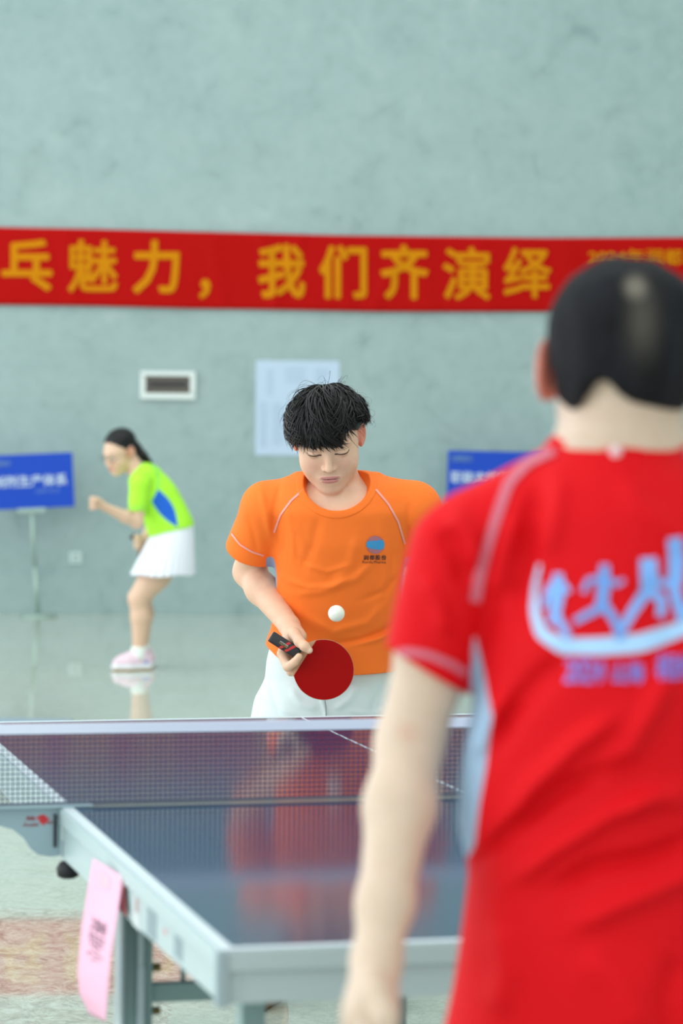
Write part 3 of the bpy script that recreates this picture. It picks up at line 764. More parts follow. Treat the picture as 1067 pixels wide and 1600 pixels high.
def strands(name, C, R, s, spec, m, parent, origin):
    """hair locks: thin tapering curved tubes combed over the scalp"""
    mb_v = []; mb_f = []; nseg = 8; base = 0
    for root, path, wd in spec:
        pts = np.array(path); pts = C + s * (pts @ R)
        t = np.gradient(pts, axis=0); t /= np.linalg.norm(t, axis=1)[:, None] + 1e-9
        out = pts - C; a = np.cross(t, out); a /= np.linalg.norm(a, axis=1)[:, None] + 1e-9; b = np.cross(t, a)
        L = len(pts); prof = wd * s * np.sin(np.linspace(.5, 1, L) * np.pi) ** .6 + .0001
        ring = []
        for k in range(4):
            an = k * math.pi / 2; ring.append(pts + (a * math.cos(an) + b * math.sin(an) * .45) * prof[:, None])
        mb_v.append(np.stack(ring, 1).reshape(-1, 3))
        for i in range(L - 1):
            for k in range(4):
                k2 = (k + 1) % 4; mb_f.append((base + i * 4 + k, base + i * 4 + k2, base + i * 4 + 4 + k2, base + i * 4 + 4 + k))
        base += L * 4
    return fast_mesh(name, np.concatenate(mb_v), np.array(mb_f), m, parent, origin)

m_black_hair = mat('black_hair', (9, 8, 10), .45, spec=.35, bump=(220, .3, .001))
m_skin_a = skin_material('skin_of_player'); m_skin_b = skin_material('skin_of_man_in_red'); m_skin_c = skin_material('skin_of_woman')
def fabric(name, rgb, panel=None, stripe=None, rough=.7):
    m = mat(name, rgb, rough, sheen=.0, spec=.14); N = Nd(m)
    N.bump(N.noise(420, 2, .6), .12, .0006)
    c = tuple(rgb)
    if panel: N.base(N.mix(N.step(N.attr('panel')), c, panel))
    # clamp the mask
    for n in list(N.t.nodes):
        if n.bl_idname == 'ShaderNodeMath' and n.operation == 'MULTIPLY_ADD': n.use_clamp = True
    return m

# ================================================================== the man in orange
def build_player():
    Yc = 7.24
    o = P(520, 1560, Yc); o[2] = 0
    root = empty('person', o, 'young man in an orange T-shirt looking down at the ball, holding a red bat', 'person')
    Rh = rot_frame((0.02, -1, -.50), -.085)
    eye = P(512.5, 706.5, 7.015); C = eye - Rh[1] * .080
    S = 1.03
    B = Field()
    add_head(B, C, Rh, S)
    # neck and torso
    nb = P(526, 775, 7.17)
    B.cone(C - Rh[1] * .030 - Rh[2] * .05, nb, .056, .064, .02)
    st = [(760, 526, 62, 7.16, .062), (775, 526, 92, 7.15, .085), (800, 527, 106, 7.15, .100), (850, 529, 96, 7.18, .112), (900, 530, 90, 7.22, .112), (950, 528, 88, 7.26, .112), (1000, 522, 94, 7.29, .115), (1060, 517, 100, 7.31, .118), (1110, 515, 98, 7.33, .11), (1140, 515, 90, 7.33, .10)]
    B.loft([section(*q) for q in st], .02)
    shL, shR = P(414, 796, 7.17), P(650, 796, 7.17)
    elL, elR = P(389, 893, 7.30), P(682, 900, 7.32)
    wrL, wrR = P(452, 978, 7.125), P(672, 985, 7.12)
    B.cone(nb + [0, .0, -.005], shL, .050, .050, .03); B.cone(nb + [0, .0, -.005], shR, .050, .050, .03)
    B.chain([shL, shL * .5 + elL * .5, elL], [.050, .045, .038], .015)
    B.chain([elL, elL * .68 + wrL * .32, wrL], [.036, .0385, .0255], .02)
    B.chain([shR, elR], [.050, .040], .015); B.chain([elR, elR * .68 + wrR * .32, wrR], [.037, .038, .026], .02)
    # left-of-frame hand round the bat
    Q = lambda *a: P(*a)
    B.cone(wrL, Q(462, 997, 7.088), .0245, .0215, .012); B.cone(Q(458, 990, 7.10), Q(449, 1010, 7.092), .022, .018, .012)
    B.cone(Q(455, 984, 7.11), Q(470, 994, 7.09), .018, .014, .01)
    B.chain([Q(459, 990, 7.07), Q(468, 1003, 7.036), Q(476, 1010, 7.022), Q(483, 1016, 7.020)], [.016, .0125, .0115, .0088], .006)   # thumb
    B.chain([Q(446, 1006, 7.09), Q(441, 1022, 7.075), Q(450, 1042, 7.048), Q(460, 1035, 7.026), Q(467, 1026, 7.020)], [.014, .0125, .0115, .010, .0085], .004)   # index
    B.chain([Q(458, 1006, 7.10), Q(447, 1030, 7.092), Q(454, 1050, 7.082), Q(464, 1052, 7.075)], [.012, .0110, .0095, .008], .004)
    B.chain([Q(464, 1006, 7.10), Q(462, 1030, 7.094), Q(472, 1046, 7.084), Q(484, 1050, 7.077)], [.012, .0105, .009, .0078], .004)
    B.chain([Q(470, 1000, 7.10), Q(474, 1012, 7.094), Q(484, 1030, 7.084), Q(492, 1040, 7.077)], [.011, .0095, .0082, .007], .004)
    # other hand, open palm up after the toss
    pr = P(664, 1000, 7.06)
    B.cone(wrR, pr, .025, .026, .012)
    for i, dx in enumerate((-18, -6, 6, 17)):
        L_ = (.9, 1.05, 1, .8)[i]
        B.chain([P(664 + dx * .8, 1004, 7.05), P(664 + dx * 1.1, 1008, 7.05 - .04 * L_), P(664 + dx * 1.2, 1000, 7.05 - .075 * L_)], [.0105, .0095, .008], .004)
    B.chain([P(652, 996, 7.08), P(642, 996, 7.05), P(640, 990, 7.02)], [.014, .012, .009], .005)
    # legs
    hz = P(517, 1120, 7.33)
    for sx, kx, fx in ((-1, 430, 424), (1, 600, 584)):
        hip = hz + [sx * .085, 0, 0]; kn = P(kx, 1290, 7.16); an = P(fx, 1508, 7.24); 
        B.chain([hip, hip * .4 + kn * .6, kn], [.085, .072, .056], .03)
        B.chain([kn, kn * .68 + an * .32 + [0, .02, 0], an], [.052, .054, .036], .02)
        ft = an.copy(); ft[2] = .05
        B.cone(an, ft, .036, .036, .02); B.cone(ft, ft + [sx * .03, -.16, -.01], .036, .026, .02)
    V, Fq = polygonise(B, .0034, [(lambda c: ((c - C) ** 2).sum(1) < .165 ** 2, 1), (lambda c: (((c - C) ** 2).sum(1) < .125 ** 2) & ((c - C) @ Rh[1] > .02), 1),
                                  (lambda c: ((c - P(460, 1018, 7.06)) ** 2).sum(1) < .075 ** 2, 1)])
    Vb, Fb = V, Fq
    # hair: a cap under combed locks
    H = Field(); Wl = lambda x, y, z: C + S * (Rh[0] * x + Rh[1] * y + Rh[2] * z)
    H.ell(Wl(0, -.012, .038), np.array((.084, .101, .080)) * S, Rh, .01)
    H.disp(lambda p: .003 * fbm(p, 60, 2))
    def hl(p):
        q = (p - C) @ Rh.T / S
        low = np.interp(q[:, 1], [-.12, -.06, -.03, .0, .03, .06, .10], [-.055, -.05, -.015, .030, .028, .044, .052])
        return (low - q[:, 2]) * S
    H.cut(hl, .004)
    V, Fq = polygonise(H, .004); hair = fast_mesh('hair', V, Fq, m_black_hair, root, o)
    spec = []; r = np.random.default_rng(5)
    ce = np.array([0, -.012, .032]); rad = np.array([.078, .095, .0785]); tl = .62
    ct, st_ = math.cos(tl), math.sin(tl)
    def hd(th, p_):
        x, y, z = math.cos(p_) * math.sin(th), math.sin(p_) * math.sin(th), math.cos(th)
        return np.array([x, y * ct - z * st_, y * st_ + z * ct])      # pole of the comb moved back to the whorl
    def low_z(d):
        fr = d[1] / (math.hypot(d[0], d[1]) + 1e-6)
        return np.interp(fr, [-1, -.5, -.25, 0, .16, .30, .5, .75, 1], [-.060, -.045, .016, .034, .000, .008, .021, .027, .030]) - .05 * min(0, d[0]) * (d[1] > 0)
    for i in range(4200):
        ph = r.random() * 2 * math.pi; jit = r.normal() * .006 + .005 * math.sin(ph * 11)
        th_end = 2.5
        for th in np.linspace(.2, 2.5, 60):
            d = hd(th, ph)
            if (ce + d * rad * 1.05)[2] < low_z(d) + jit: th_end = th; break
        th0 = th_end * r.random() ** .7 * .92
        if r.random() < .45: th0 = max(.05, th_end - .35 - r.random() * .6)
        th1 = min(th_end, th0 + .5 + r.random() * .8)
        clump = math.sin(ph * 7 + 2 * math.sin(ph * 3)) ; puff = .005 + .010 * r.random() + .005 * clump * (th0 > .3)
        puff = max(.003, puff) + .0045 * (abs(hd(th0, ph)[0]) > .6)
        sw = r.normal() * .22 + .30 * math.sin(ph * 5 + 1) + .2 * math.sin(ph * 13); path = []
        flick = (.012 * r.random() if r.random() < .22 else 0)
        for k in range(9):
            u = k / 8; th = th0 + (th1 - th0) * u; p_ = ph + sw * u * u
            hh = puff * math.sin(min(1, u * 1.5) * math.pi / 2) + .004 + flick * u ** 3 - .002 * u ** 2
            path.append(ce + hd(th, p_) * (rad + hh))
        spec.append((0, path, .0013 + r.random() * .0019))
    for i in range(90):    # flyaway hairs
        ph = r.random() * 2 * math.pi; th0 = .2 + r.random() * 1.2; path = []; up = .018 + r.random() * .016
        for k in range(9):
            u = k / 8; th = th0 + .5 * u; p_ = ph + .3 * u; d = np.array([math.cos(p_) * math.sin(th), math.sin(p_) * math.sin(th), math.cos(th)])
            path.append(ce + d * (rad + up * math.sin(u * 2.2) + .008))
        spec.append((0, path, .00035))
    lo = strands('locks', C, Rh, S, spec, m_black_hair, hair, o)

    # T-shirt
    m_or = fabric('orange_sports_cloth', (255, 124, 48), (150, 160, 190))
    A = Field()
    st = [(742, 526, 60, 7.16, .066), (756, 526, 92, 7.155, .085), (775, 526, 108, 7.15, .100), (800, 528, 114, 7.15, .112), (850, 531, 104, 7.18, .127), (900, 530, 101, 7.21, .128), (950, 528, 99, 7.25, .128), (985, 523, 100, 7.28, .128), (1000, 521, 105, 7.29, .130), (1030, 519, 107, 7.30, .134), (1070, 517, 109, 7.31, .137)]
    A.loft([section(*q) for q in st], .03)
    A.cone(nb + [-.02, .0, .004], P(420, 792, 7.17), .058, .064, .03); A.cone(nb + [.02, .0, .004], P(644, 792, 7.17), .058, .064, .03)
    def sleeve(sh, el, t):
        d = el - sh; e = sh + d * t; A.chain([sh, e], [.063, .066], .022); return e, d / np.linalg.norm(d)
    eL, dL = sleeve(P(418, 796, 7.17), P(380, 893, 7.26), .66); eR, dR = sleeve(P(648, 796, 7.17), P(682, 893, 7.26), .72)
    A.cut(lambda p: np.where((p - eL) @ dL > -.16, np.maximum((p - eL) @ dL, -1), -1) * 1.0 if False else np.where((p[:, 0] < P(432, 870, 7.2)[0]) & (p[:, 2] > P(400, 960, 7.2)[2]), (p - eL) @ dL - .004, -.5), .002)
    A.cut(lambda p: np.where((p[:, 0] > P(636, 870, 7.2)[0]) & (p[:, 2] > P(400, 960, 7.2)[2]), (p - eR) @ dR - .004, -.5), .002)
    A.cone(eL - dL * .02, eL + dL * .05, .055, .058, .004, 's'); A.cone(eR - dR * .02, eR + dR * .05, .055, .058, .004, 's')
    op_c = P(526, 744, 7.07); op_r = np.array([.086, .125, .087])
    Op = Field().ell(op_c, op_r)
    opf = Op.ops[0][0]
    body_noneck = Field()
    folds = fold_field([
        ([(455, 930), (500, 925), (555, 905), (590, 870)], .010, .0055), ([(440, 905), (480, 918), (520, 915), (560, 895)], .008, .0045),
        ([(470, 960), (520, 990), (575, 975), (612, 935)], .012, .006), ([(500, 1010), (560, 1005), (600, 990), (622, 978)], .009, -.008),
        ([(540, 1012), (590, 1003), (622, 992)], .007, .006), ([(455, 800), (475, 860), (520, 905)], .013, .004),
        ([(560, 830), (548, 880), (515, 925)], .014, .004), ([(590, 800), (600, 850), (606, 900), (590, 950)], .012, .004),
        ([(500, 800), (490, 850), (470, 895)], .012, -.004), ([(432, 800), (438, 840), (440, 880)], .010, -.005), ([(446, 790), (456, 830), (458, 880)], .009, .004),
        ([(405, 760), (415, 800), (425, 850)], .009, .004), ([(440, 750), (430, 790), (424, 840)], .008, -.004), ([(385, 800), (395, 830), (402, 870)], .008, -.003),
        ([(560, 940), (600, 925), (622, 900)], .008, -.0045), ([(455, 985), (490, 1015), (530, 1030)], .012, -.004), ([(425, 960), (422, 985), (430, 1005)], .008, -.005),
        ([(640, 780), (636, 820), (640, 860)], .009, -.004), ([(615, 850), (612, 900), (600, 940)], .008, -.004), ([(470, 880), (510, 893), (550, 880)], .007, .003)], 7.1)
    A.disp(lambda p: folds(p) * np.clip((7.24 - p[:, 1]) / .04, 0, 1) + .0018 * fbm(p * np.array([1, 1, .6]), 26, 1))
    hem = lambda p: None
    hp = np.array([P(a, b, 7.17) for a, b in ((400, 1004), (416, 1016), (440, 1036), (470, 1049), (500, 1053), (540, 1056), (620, 1054), (650, 1050))])
    A.cut(lambda p: np.interp(p[:, 0], hp[:, 0], hp[:, 2]) - p[:, 2], .003)
    A.cut(lambda p: -opf(p) if False else np.where(p[:, 2] > P(0, 830, 7.2)[2], -opf(p), -.5), .002)
    V, Fq = polygonise(A, .0034)
    pan = np.stack([(V[:, 0] - P(533, 900, 7.2)[0]), V[:, 1], V[:, 2]], 1)
    # grey-blue mesh panel down each flank
    zt, zb = P(0, 862, 7.2)[2], P(0, 930, 7.2)[2]
    u = np.clip((zt - V[:, 2]) / (zt - zb), -1, 2); hw = .012 + .030 * np.sin(np.clip(u, 0, 1) * np.pi * .8)
    ycen = np.interp(V[:, 2], [zb, zt], [7.25, 7.185])
    side = (np.abs(V[:, 0] - P(530, 900, 7.2)[0]) > .115) & (V[:, 0] > P(428, 900, 7.2)[0] - .02)
    pd = np.where(side & (u > 0) & (u < 1), np.abs(V[:, 1] - ycen) - hw, .05)
    shirt = fast_mesh('shirt', V, Fq, m_or, root, o, {'panel': pd})
    K = Field().field(A, .001); K.ops = [(lambda p: A(p) - .0016, (A.bounds()[0] + A.bounds()[1]) / 2, 1.2, 'u', .001)]
    K.cut(lambda p: opf(p) - .0175, .002); K.lo = [op_c - .13]; K.hi = [op_c + .13]
    V, Fq = polygonise(K, .003); fast_mesh('collar', V, Fq, m_or, shirt, o, {'panel': np.full(len(V), .05)})
    m_pipe = mat('pink_grey_piping', (238, 160, 150), .6, bump=(300, .1, .0005))
    for pts in ([(476, 764), (455, 782), (438, 805), (428, 832)], [(587, 765), (606, 787), (622, 815), (632, 850)], ):
        v_, f_ = strip_px(pts, 3.0); decal('piping', A, v_, 6.9, f_, m_pipe, shirt, o)
    v_, f_ = strip_px([(362, 834), (375, 851), (395, 863), (412, 868)], 2.6, 40); decal('piping', A, v_, 6.9, f_, m_pipe, shirt, o)
    # chest emblem
    m_lb = mat('blue_print', (60, 150, 205), .5, bump=(200, .05, .0005)); m_gp = mat('grey_violet_print', (176, 112, 122), .5, bump=(200, .05, .0005)); m_bk = mat('black_print', (52, 40, 34), .5, bump=(200, .05, .0005))
    cx, cy, rr = 586, 851, 14
    def disc(fn_in, nn=26):
        g = np.linspace(-1, 1, nn); V = []; F = []; ids = {}
        for j in range(nn):
            for i in range(nn): V.append((g[i], g[j]))
        V = np.array(V)
        for j in range(nn - 1):
            for i in range(nn - 1):
                c_ = ((g[i] + g[i + 1]) / 2, (g[j] + g[j + 1]) / 2)
                if fn_in(*c_): F.append((j * nn + i, j * nn + i + 1, (j + 1) * nn + i + 1, (j + 1) * nn + i))
        used = sorted({k for f in F for k in f}); mp_ = {k: n for n, k in enumerate(used)}
        return V[used], [tuple(mp_[k] for k in f) for f in F]
    for q_ in (-1, 1): v_, f_ = disc(lambda x, y: x * x + y * y < 1 and q_ * (y + .03) > .42, 44); decal('emblem', A, v_ * rr + [cx, cy], 6.9, f_, m_gp, shirt, o, .0016)
    v_, f_ = disc(lambda x, y: x * x + y * y < 1 and -.52 - .1 * x < y - .04 < .46 + .1 * x - .15 * x * x, 40); decal('emblem', A, v_ * rr + [cx, cy], 6.9, f_, m_lb, shirt, o, .0018)
    for s_, x0, x1, y0, y1, b_ in (('润', 567.5, 575, 867, 874.5, 1), ('都', 577, 584.5, 867, 874.5, 1), ('股', 586, 593.5, 867, 874.5, 1), ('份', 595.5, 602.5, 867, 874.5, 1), ('Rundu', 566, 582, 875.8, 880, 0), ('Pharma', 584, 602.5, 875.8, 880, 0)):
        v_, f_ = text2d(s_, 0); v_ = fit(v_, x0, x1, y1, y0); decal('lettering', A, v_, 6.9, f_, m_bk, shirt, o, .0016)
        if b_: decal('lettering', A, v_ + [.5, .1], 6.9, f_, m_bk, shirt, o, .0017)

    # shorts
    m_sh = fabric('white_shorts_cloth', (212, 226, 228)); Sx = Field()
    st = [(1010, 518, 96, 7.31, .118), (1060, 516, 103, 7.32, .130), (1090, 512, 112, 7.32, .135), (1126, 508, 118, 7.32, .14), (1150, 508, 116, 7.32, .135)]
    Sx.loft([section(*q) for q in st], .03)
    for sx, kx in ((-1, 430), (1, 602)):
        a_ = P(517 + sx * 52, 1140, 7.32); b_ = P(kx, 1265, 7.19); Sx.chain([a_, b_], [.092, .098], .03)
    sf = fold_field([([(500, 1085), (508, 1110), (509, 1140)], .005, .006), ([(450, 1075), (470, 1100), (500, 1110)], .010, .006), ([(420, 1060), (425, 1090), (440, 1125)], .009, -.005),
                     ([(560, 1070), (545, 1095), (520, 1110)], .009, .006), ([(600, 1070), (585, 1100), (580, 1130)], .010, -.005), ([(410, 1090), (440, 1110), (470, 1122)], .008, .004), ([(540, 1110), (580, 1118), (610, 1110)], .007, .004)], 7.18)
    Sx.disp(lambda p: sf(p) * (p[:, 1] < 7.3) + .003 * fbm(p, 30, 4))
    Sx.cut(lambda p: P(0, 1262, 7.2)[2] - p[:, 2], .003)
    V, Fq = tuck(Vb, A, keep=lambda p: ((p[:, 1] < 7.17) & (p[:, 2] < P(0, 885, 7.1)[2])) | ((p[:, 0] < P(437, 900, 7.22)[0]) & (p[:, 2] < P(0, 868, 7.2)[2]) & (p[:, 2] > P(0, 990, 7.2)[2]))), Fb
    V = tuck(V, Sx, keep=lambda p: p[:, 1] < 7.16, reach=.05)
    col = face_albedo(V, C, Rh, S, (226, 186, 158), (196, 116, 120), (214, 108, 84))
    # nails
    for q in (Q(485, 1017, 7.012),):
        d = np.linalg.norm(V - q, axis=1); mm = np.clip((.0065 - d) / .002, 0, 1)[:, None]; col = col * (1 - mm) + np.array(lin((238, 200, 182))) * mm
    fast_mesh('body', V, Fq, m_skin_a, root, o, {'albedo': col})

    V, Fq = polygonise(Sx, .0045); sh_ = fast_mesh('shorts', V, Fq, m_sh, root, o)
    v_, f_ = strip_px([(507, 1090), (509, 1105), (509.5, 1124)], 1.0, 20); decal('seam', Sx, v_, 6.9, f_, mat('grey_seam', (150, 160, 165), .6, bump=(200, .1, .0005)), sh_, o)
    # shoes
    m_shoe = mat('black_shoe', (34, 34, 38), .5, bump=(80, .1, .001)); m_sole = mat('gum_sole', (120, 84, 40), .6, bump=(80, .1, .001))
    for sx, fx in ((-1, 424), (1, 584)):
        an = P(fx, 1508, 7.24); g_ = an.copy(); g_[2] = 0
        Z = Field(); Z.cone(g_ + [0, .05, .05], g_ + [sx * .02, -.10, .042], .042, .044, .02); Z.cone(g_ + [sx * .02, -.10, .042], g_ + [sx * .035, -.20, .034], .044, .034, .02); Z.cone(g_ + [0, .02, .07], g_ + [0, .01, .10], .042, .044, .02)
        Z.cut(lambda p: .022 - p[:, 2], .003); V, Fq = polygonise(Z, .005); sho = fast_mesh('shoe', V, Fq, m_shoe, root, o)
        Z = Field(); Z.cone(g_ + [0, .05, .02], g_ + [sx * .02, -.10, .02], .046, .047, .02); Z.cone(g_ + [sx * .02, -.10, .02], g_ + [sx * .036, -.20, .02], .047, .037, .02)
        Z.cut(lambda p: np.maximum(p[:, 2] - .024, .0 - p[:, 2]), .002); V, Fq = polygonise(Z, .005); fast_mesh('sole', V, Fq, m_sole, sho, o)
build_player()

# ------------------------------------------------------------------ his bat, the ball
def build_bat(cpx, cpy, Y, rad_px, hdir, n, label, penhold=True, face_col=(152, 2, 1), scale_rad=None):
    c = P(cpx, cpy, Y); r = px_len(rad_px, Y) if scale_rad is None else scale_rad
    n = np.array(n, float); n /= np.linalg.norm(n)
    h = np.array(hdir, float); h -= n * (h @ n); h /= np.linalg.norm(h); t = np.cross(n, h)
    root = empty('table_tennis_bat', c, label, 'bat'); O = c
    th = np.linspace(0, 2 * np.pi, 72, endpoint=False)
    def outline(k=1.0):
        out = []
        for a in th:
            x, y = math.cos(a), math.sin(a); q = 1.0 if x < .25 else 1 + .035 * (x - .25)
            out.append((x * r * k * (1.02 if x < 0 else 1.0) * q, y * r * k * (1.0 - .05 * max(0, x - .3))))
        return out
    m_wood = mat('pale_bat_wood', (204, 158, 122), .5); N = Nd(m_wood); N.bump(N.noise(80), .05, .0005)
    mb = MB(); mb.prism(outline(), c, h, t, n, .0065); blade = mb.build('blade', m_wood, root, origin=O)
    edge = .71 * r
    def rubber(side, m_):
        pts = [(min(x * .988, edge), y * .988) for x, y in outline()]
        mb = MB(); mb.prism(pts, c + n * side * .0050, h, t, n, .0034); return mb.build('rubber', m_, blade, origin=O)
    m_rr = mat('red_rubber_sheet', face_col, .5, spec=.1); N = Nd(m_rr); N.bump(N.noise(700, 2), .05, .0003)
    m_kr = mat('black_rubber_sheet', (24, 24, 26), .35, bump=(700, .05, .0003))
    rubber(1, m_rr); rubber(-1, m_kr)
    m_et = mat('pale_edge_tape', (226, 214, 204), .5, bump=(300, .1, .0004))
    m_h = mat('black_bat_handle', (26, 28, 32), .4); N = Nd(m_h); N.bump(N.noise(200), .08, .0005)
    hw, hl = .0140, .083; x0 = r * .93
    mb = MB(); R_ = np.stack([h, t, n], 1)
    mb.box(c + h * (x0 + hl / 2) + n * .0035, (hl, hw * 2, .026), R_, bev=.005); hd = mb.build('handle', m_h, root, True, O)
    zf = .0035 + .0132
    m_rs = mat('red_handle_band', (196, 34, 34), .45, bump=(200, .05, .0004)); m_gt = mat('gold_handle_print', (190, 150, 60), .4, bump=(200, .05, .0004)); m_wt = mat('white_handle_print', (230, 226, 220), .4, bump=(200, .05, .0004)); m_ec = mat('grey_end_cap', (176, 176, 180), .35, bump=(200, .05, .0004))
    def quad(name, pts, m_):
        mb = MB(); mb.prism(pts, c + n * (zf + .0001), h, t, n, .0004); return mb.build(name, m_, hd, origin=O)
    X = x0
    for a0, wd in ((.016, .007), (.031, .007)):
        quad('band', [(X + a0, -hw * .86), (X + a0 + wd, -hw * .86), (X + a0 + wd + .014, hw * .86), (X + a0 + .014, hw * .86)], m_rs)
    mb = MB(); mb.box(c + h * (x0 + hl - .0005) + n * .0035, (.002, hw * 1.7, .021), R_, bev=.0008); mb.build('end_cap', m_ec, hd, origin=O)
    quad('label_patch', [(X + .030, -.0042), (X + .058, -.0042), (X + .058, .0048), (X + .030, .0048)], m_h)
    for s_, yy0, yy1, m_ in (('POWER', .0008, .0036, m_wt), ('MASTER', -.0036, -.0004, m_gt)):
        v_, f_ = text2d(s_); v_ = fit(v_, -.056, -.033, yy0, yy1)
        pymesh('lettering', [c + n * (zf + .0006) - h * (x - X) + h * 0 - t * y for x, y in (v_ * [1, 1])] if True else [], f_, m_, hd, False, O)
        for ob in (bpy.data.objects[-1:] if False else ()): pass
    return root, blade
_h = P(431, 999, 7.045) - P(505, 1046, 7.045)
bat, _ = build_bat(505, 1046, 7.050, 47.5, _h, (0, -1, .06), 'red-faced table tennis bat with short black handle, held by the man in orange')
ball = empty('table_tennis_ball', P(525.5, 958.5, 7.0), 'white plastic ball in mid-air in front of the orange shirt', 'ball')
bm = bmesh.new(); bmesh.ops.create_uvsphere(bm, u_segments=48, v_segments=32, radius=.0200)
me = bpy.data.meshes.new('shell'); bm.to_mesh(me); bm.free()
m_ball = mat('white_plastic_ball', (236, 238, 226), .5, sss=.1); N = Nd(m_ball); N.bump(N.noise(300), .02, .0003)
link_mesh('shell', me, m_ball, ball, True)

# ================================================================== the man in red
def build_red():
    Yc = 3.30; o = P(968, 1600, Yc); o[2] = 0
    root = empty('person', o, 'man in a red T-shirt seen from behind, standing at the near end of the table', 'person')
    Rh = rot_frame((.06, 1, -.05), .0)
    S = 1.05; C = P(973, 580, 3.30)
    B = Field(); add_head(B, C, Rh, S, .004)
    nb = P(968, 712, 3.29)
    B.cone(C - Rh[1] * .028 - Rh[2] * .035, nb, .063, .068, .02)
    st = [(690, 968, 90, 3.29, .06), (730, 968, 130, 3.29, .085), (800, 968, 200, 3.29, .105), (950, 968, 235, 3.29, .115), (1180, 968, 222, 3.28, .11), (1400, 968, 222, 3.28, .115), (1600, 968, 240, 3.28, .125), (1700, 968, 235, 3.28, .12), (1760, 968, 210, 3.28, .11)]
    B.loft([section(*q) for q in st], .03)
    shL = P(722, 868, 3.29); elL = P(640, 1160, 3.285); wrL = P(588, 1500, 3.13)
    shR = P(1214, 868, 3.29); elR = P(1300, 1130, 3.28); wrR = P(1240, 1290, 3.50)
    for a_ in (shL, shR): B.cone(nb - [0, 0, .05], a_, .050, .052, .03)
    B.chain([shL, shL * .5 + elL * .5, elL], [.055, .044, .0365], .015); B.chain([elL, elL * .70 + wrL * .30, elL * .25 + wrL * .75, wrL], [.0365, .0385, .0295, .0262], .02)
    B.ell(elL + [-.004, -.018, .0], (.02, .016, .024), None, .015)
    B.chain([shR, elR], [.055, .038], .015); B.chain([elR, elR * .7 + wrR * .3, wrR], [.038, .038, .027], .02)
    # hanging hand, fingers slightly curled
    pm = P(578, 1590, 3.07)
    B.cone(wrL, pm, .026, .030, .014); B.ell(P(580, 1580, 3.075), (.026, .034, .042), None, .014)
    for i, dy in enumerate((-.036, -.013, .011, .034)):
        L_ = (.92, 1.03, 1.0, .80)[i]; k0 = P(574, 1612, 3.07 + dy * .85)
        B.chain([k0, k0 + [-.004, dy * .1, -.040 * L_], k0 + [.008, dy * .12, -.066 * L_], k0 + [.024, dy * .12, -.082 * L_]], [.0112, .0100, .0090, .0080], .004)
    B.chain([P(585, 1555, 3.04), P(600, 1590, 3.02), P(606, 1625, 3.015), P(606, 1655, 3.02)], [.017, .0135, .0115, .0092], .006)
    # far hand gripping
    pm = wrR + [-.03, .06, -.01]; B.cone(wrR, pm, .026, .03, .012)
    for i in range(4):
        k0 = pm + [-.02, .03 , .03 - .019 * i]; B.chain([k0, k0 + [-.035, .02, 0], k0 + [-.05, -.005, -.003], k0 + [-.035, -.025, -.003]], [.0105, .0098, .009, .008], .004)
    B.chain([pm + [0, 0, .02], pm + [-.03, -.01, .04], pm + [-.055, .0, .035]], [.015, .012, .009], .005)
    hz = P(968, 1740, 3.28)
    for sx in (-1, 1):
        hip = hz + [sx * .09, 0, 0]; kn = np.array([hip[0] + sx * .05, 3.33, .47]); an = np.array([kn[0] + sx * .03, 3.27, .09])
        B.chain([hip, hip * .4 + kn * .6, kn], [.09, .075, .058], .03); B.chain([kn, kn * .68 + an * .32 - [0, .02, 0], an], [.054, .056, .038], .02)
        B.cone(an, an * [1, 1, 0] + [0, 0, .045], .038, .036, .02); B.cone(an * [1, 1, 0] + [0, 0, .045], an * [1, 1, 0] + [sx * .03, .17, .035], .036, .028, .02)
    V, Fq = polygonise(B, .0042, [(lambda c: ((c - C) ** 2).sum(1) < .16 ** 2, 1)])
    Vb, Fb = V, Fq
    # short hair
    m_h = mat('short_dark_hair', (30, 31, 35), .75, spec=.15); N = Nd(m_h)
    c = N.mix(.5, (14, 15, 19), N.ramp(N.noise(28, 4, .6, N.mapping((1, 1, .35))), [(.35, (6, 6, 9)), (.65, (36, 38, 44))])); c = N.mix(N.attr('thin'), c, (134, 128, 116))
    N.base(c); N.bump(N.noise(260, 4, .7, N.mapping((1, 1, .25))), .7, .003)
    H = Field(); Wl = lambda x, y, z: C + S * (Rh[0] * x + Rh[1] * y + Rh[2] * z)
    H.ell(Wl(0, -.016, .036), np.array((.0815, .1000, .0835)) * S, Rh, .01); H.ell(Wl(0, -.030, -.015), np.array((.070, .072, .062)) * S, Rh, .03); H.ell(Wl(.004, -.024, .060), np.array((.074, .084, .052)) * S, Rh, .02)
    for q_ in (-1, 1): H.ell(Wl(q_ * .088, -.008, -.020), np.array((.019, .030, .040)) * S, Rh, .006, 's')
    H.disp(lambda p: .0022 * fbm(p * np.array([1, 1, .5]), 90, 2))
    def hl(p):
        q = (p - C) @ Rh.T / S; x, y = q[:, 0], q[:, 1]
        low = np.interp(y, [-.11, -.07, -.02, .0, .03, .05, .08], [-.062, -.062, -.058, .002, .008, .040, .075])
        low = low + (y < -.0) * (.025 + .022 * np.exp(-((x + .024) / .018) ** 2) - .012 * np.exp(-((x + .052) / .012) ** 2) - .010 * np.clip(x / .06, 0, 1.3))
        return (low - q[:, 2]) * S
    H.cut(hl, .006)
    V, Fq = polygonise(H, .004); q = (V - C) @ Rh.T / S
    th_ = np.clip(1 - np.sqrt(((q[:, 0] - .008) / .016) ** 2 + ((q[:, 2] - .082) / .018) ** 2), 0, 1) * .85 + .28 * np.exp(-((q[:, 0] - .016) / .016) ** 2 - ((q[:, 2] - .045) / .035) ** 2)
    fast_mesh('hair', V, Fq, m_h, root, o, {'thin': np.clip(th_ * (q[:, 1] < 0), 0, 1)})
